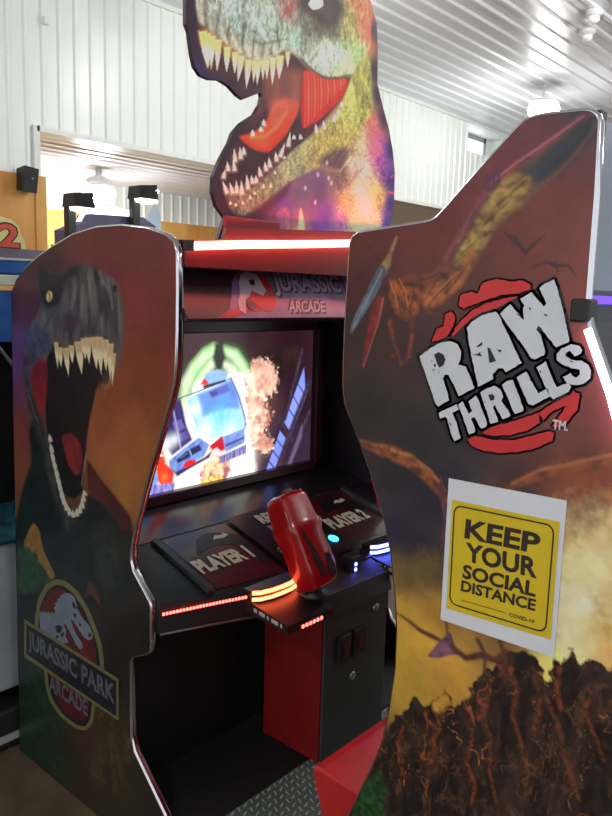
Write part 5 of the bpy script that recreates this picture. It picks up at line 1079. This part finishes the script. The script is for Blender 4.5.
for a in range(5): V.stroke(s1([(170 + a * 9, 285 + a * 8, 4), (182 + a * 9, 300 + a * 8, 3)]), 3, (110, 190, 190), feather=3, op=.6)
V.stroke(s1([(96, 214, 3), (150, 192, 4), (200, 174, 4), (310, 130, 4)]), 4, (70, 36, 64), feather=1.5); V.stroke(s1([(310, 132, 7), (336, 190, 8), (358, 270, 7), (356, 300, 7)]), 7, (84, 92, 176), feather=3)
vp(s1, [(214, 146), (224, 116), (262, 100), (298, 114), (292, 140), (218, 160)], (122, 172, 230), (150, 190, 236), seed=134); vp(s1, [(206, 152), (218, 128), (232, 142), (230, 154)], (216, 54, 44)); vp(s1, [(214, 156), (290, 134), (292, 142), (216, 166)], (40, 26, 60))
vp(s3, [(178, 250), (262, 178), (362, 106), (424, 150), (392, 222), (300, 274), (232, 326), (184, 306)], (124, 156, 220), (100, 122, 196), seed=133)
vp(s3, [(222, 246), (282, 192), (362, 148), (378, 182), (300, 230), (232, 266)], (44, 44, 86)); V.stroke(s3([(300, 180, 6), (318, 226, 6)]), 6, (130, 160, 222), feather=1.5); V.stroke(s3([(250, 232, 4), (290, 204, 4)]), 4, (96, 108, 160), feather=2)
vp(s3, [(192, 300), (220, 318), (400, 226), (440, 190), (424, 230), (300, 300), (228, 346)], (56, 46, 98))
vp(s3, [(258, 298), (274, 262), (300, 244), (338, 244), (346, 262), (300, 284)], (220, 36, 40)); vp(s3, [(425, 160), (500, 98), (540, 130), (532, 176), (456, 206)], (218, 30, 42), (180, 24, 40), seed=135); vp(s3, [(446, 182), (470, 168), (492, 190), (470, 218), (450, 206)], (240, 214, 226))
vp(s3, [(505, 104), (640, 50), (640, 140), (524, 196)], (130, 160, 222), (106, 124, 196), seed=134); vp(s3, [(520, 150), (640, 100), (640, 112), (524, 166)], (70, 70, 140))
vp(s3, [(480, 226), (560, 190), (650, 148), (650, 204), (500, 262)], (80, 70, 140), (156, 148, 206), n=(190, 24), seed=135)
vp(s3, [(80, 240), (106, 118), (132, 128), (156, 262), (112, 296)], (230, 72, 40), (186, 40, 40), seed=136); V.stroke(s3([(82, 206, 7), (138, 218, 7)]), 7, (248, 230, 196), feather=2)
vp(s3, [(92, 312), (110, 280), (155, 264), (208, 318), (200, 392), (130, 398), (100, 364)], (232, 70, 36), (208, 40, 34), seed=137); V.glow(s3([(150, 350)])[0], 16, (250, 120, 50), .8)
vp(s3, [(38, 336), (102, 308), (114, 392), (44, 404)], (150, 200, 238), (110, 150, 220), seed=138)
vp(s3, [(34, 432), (56, 392), (130, 396), (214, 384), (208, 446), (130, 494), (44, 520)], (90, 78, 168), (160, 156, 226), n=(200, 40), seed=138)
V.glow(s3([(160, 150)])[0], 26, (255, 250, 240), .9); V.glow(s3([(210, 120)])[0], 22, (240, 250, 255), .7)
V.fill(s4([(490, 160), (500, 330), (415, 545), (375, 480)]), (112, 128, 230), (140, 156, 244), feather=3, n=(6, 6), seed=139, sm=False)
V.fill(s4([(350, 530), (395, 590), (300, 790), (250, 812)]), (112, 128, 230), (136, 152, 240), feather=3, n=(6, 6), seed=140, sm=False)
for a, b in (((450, 250), (495, 320)), ((425, 320), (465, 400)), ((400, 400), (445, 470)), ((330, 580), (378, 640)), ((305, 640), (350, 700)), ((280, 700), (328, 760)), ((262, 750), (300, 800))): V.stroke(s4([(*a, 6), (*b, 6)]), 6, (52, 44, 110), feather=2)
for pts, w in (([(520, 250), (400, 560), (330, 760), (310, 830)], 26), ([(520, 420), (420, 660), (370, 800)], 18), ([(340, 460), (420, 580)], 18), ([(480, 60), (380, 460)], 16)): V.stroke(s4([(*p, w) for p in pts]), w, (72, 56, 74), feather=6, c2=(50, 38, 54))
V.fill(s4([(440, 600), (480, 480), (480, 560), (410, 740), (385, 750)]), (112, 96, 130), feather=6, op=.7)
V.fill(s4([(180, 130), (230, 100), (310, 140), (335, 220), (320, 300), (260, 310), (200, 260)]), (238, 196, 170), (200, 140, 120), feather=8, n=(30, 30), seed=141, wob=14, op=.8)
V.fill(s4([(230, 560), (300, 580), (310, 620), (270, 650), (200, 620)]), (226, 170, 150), (180, 110, 100), feather=6, n=(30, 30), seed=142, wob=12)
V.build('display_screen', print_mat('lit_game_picture', .2, emit=.95), cab, 0, 1.0)
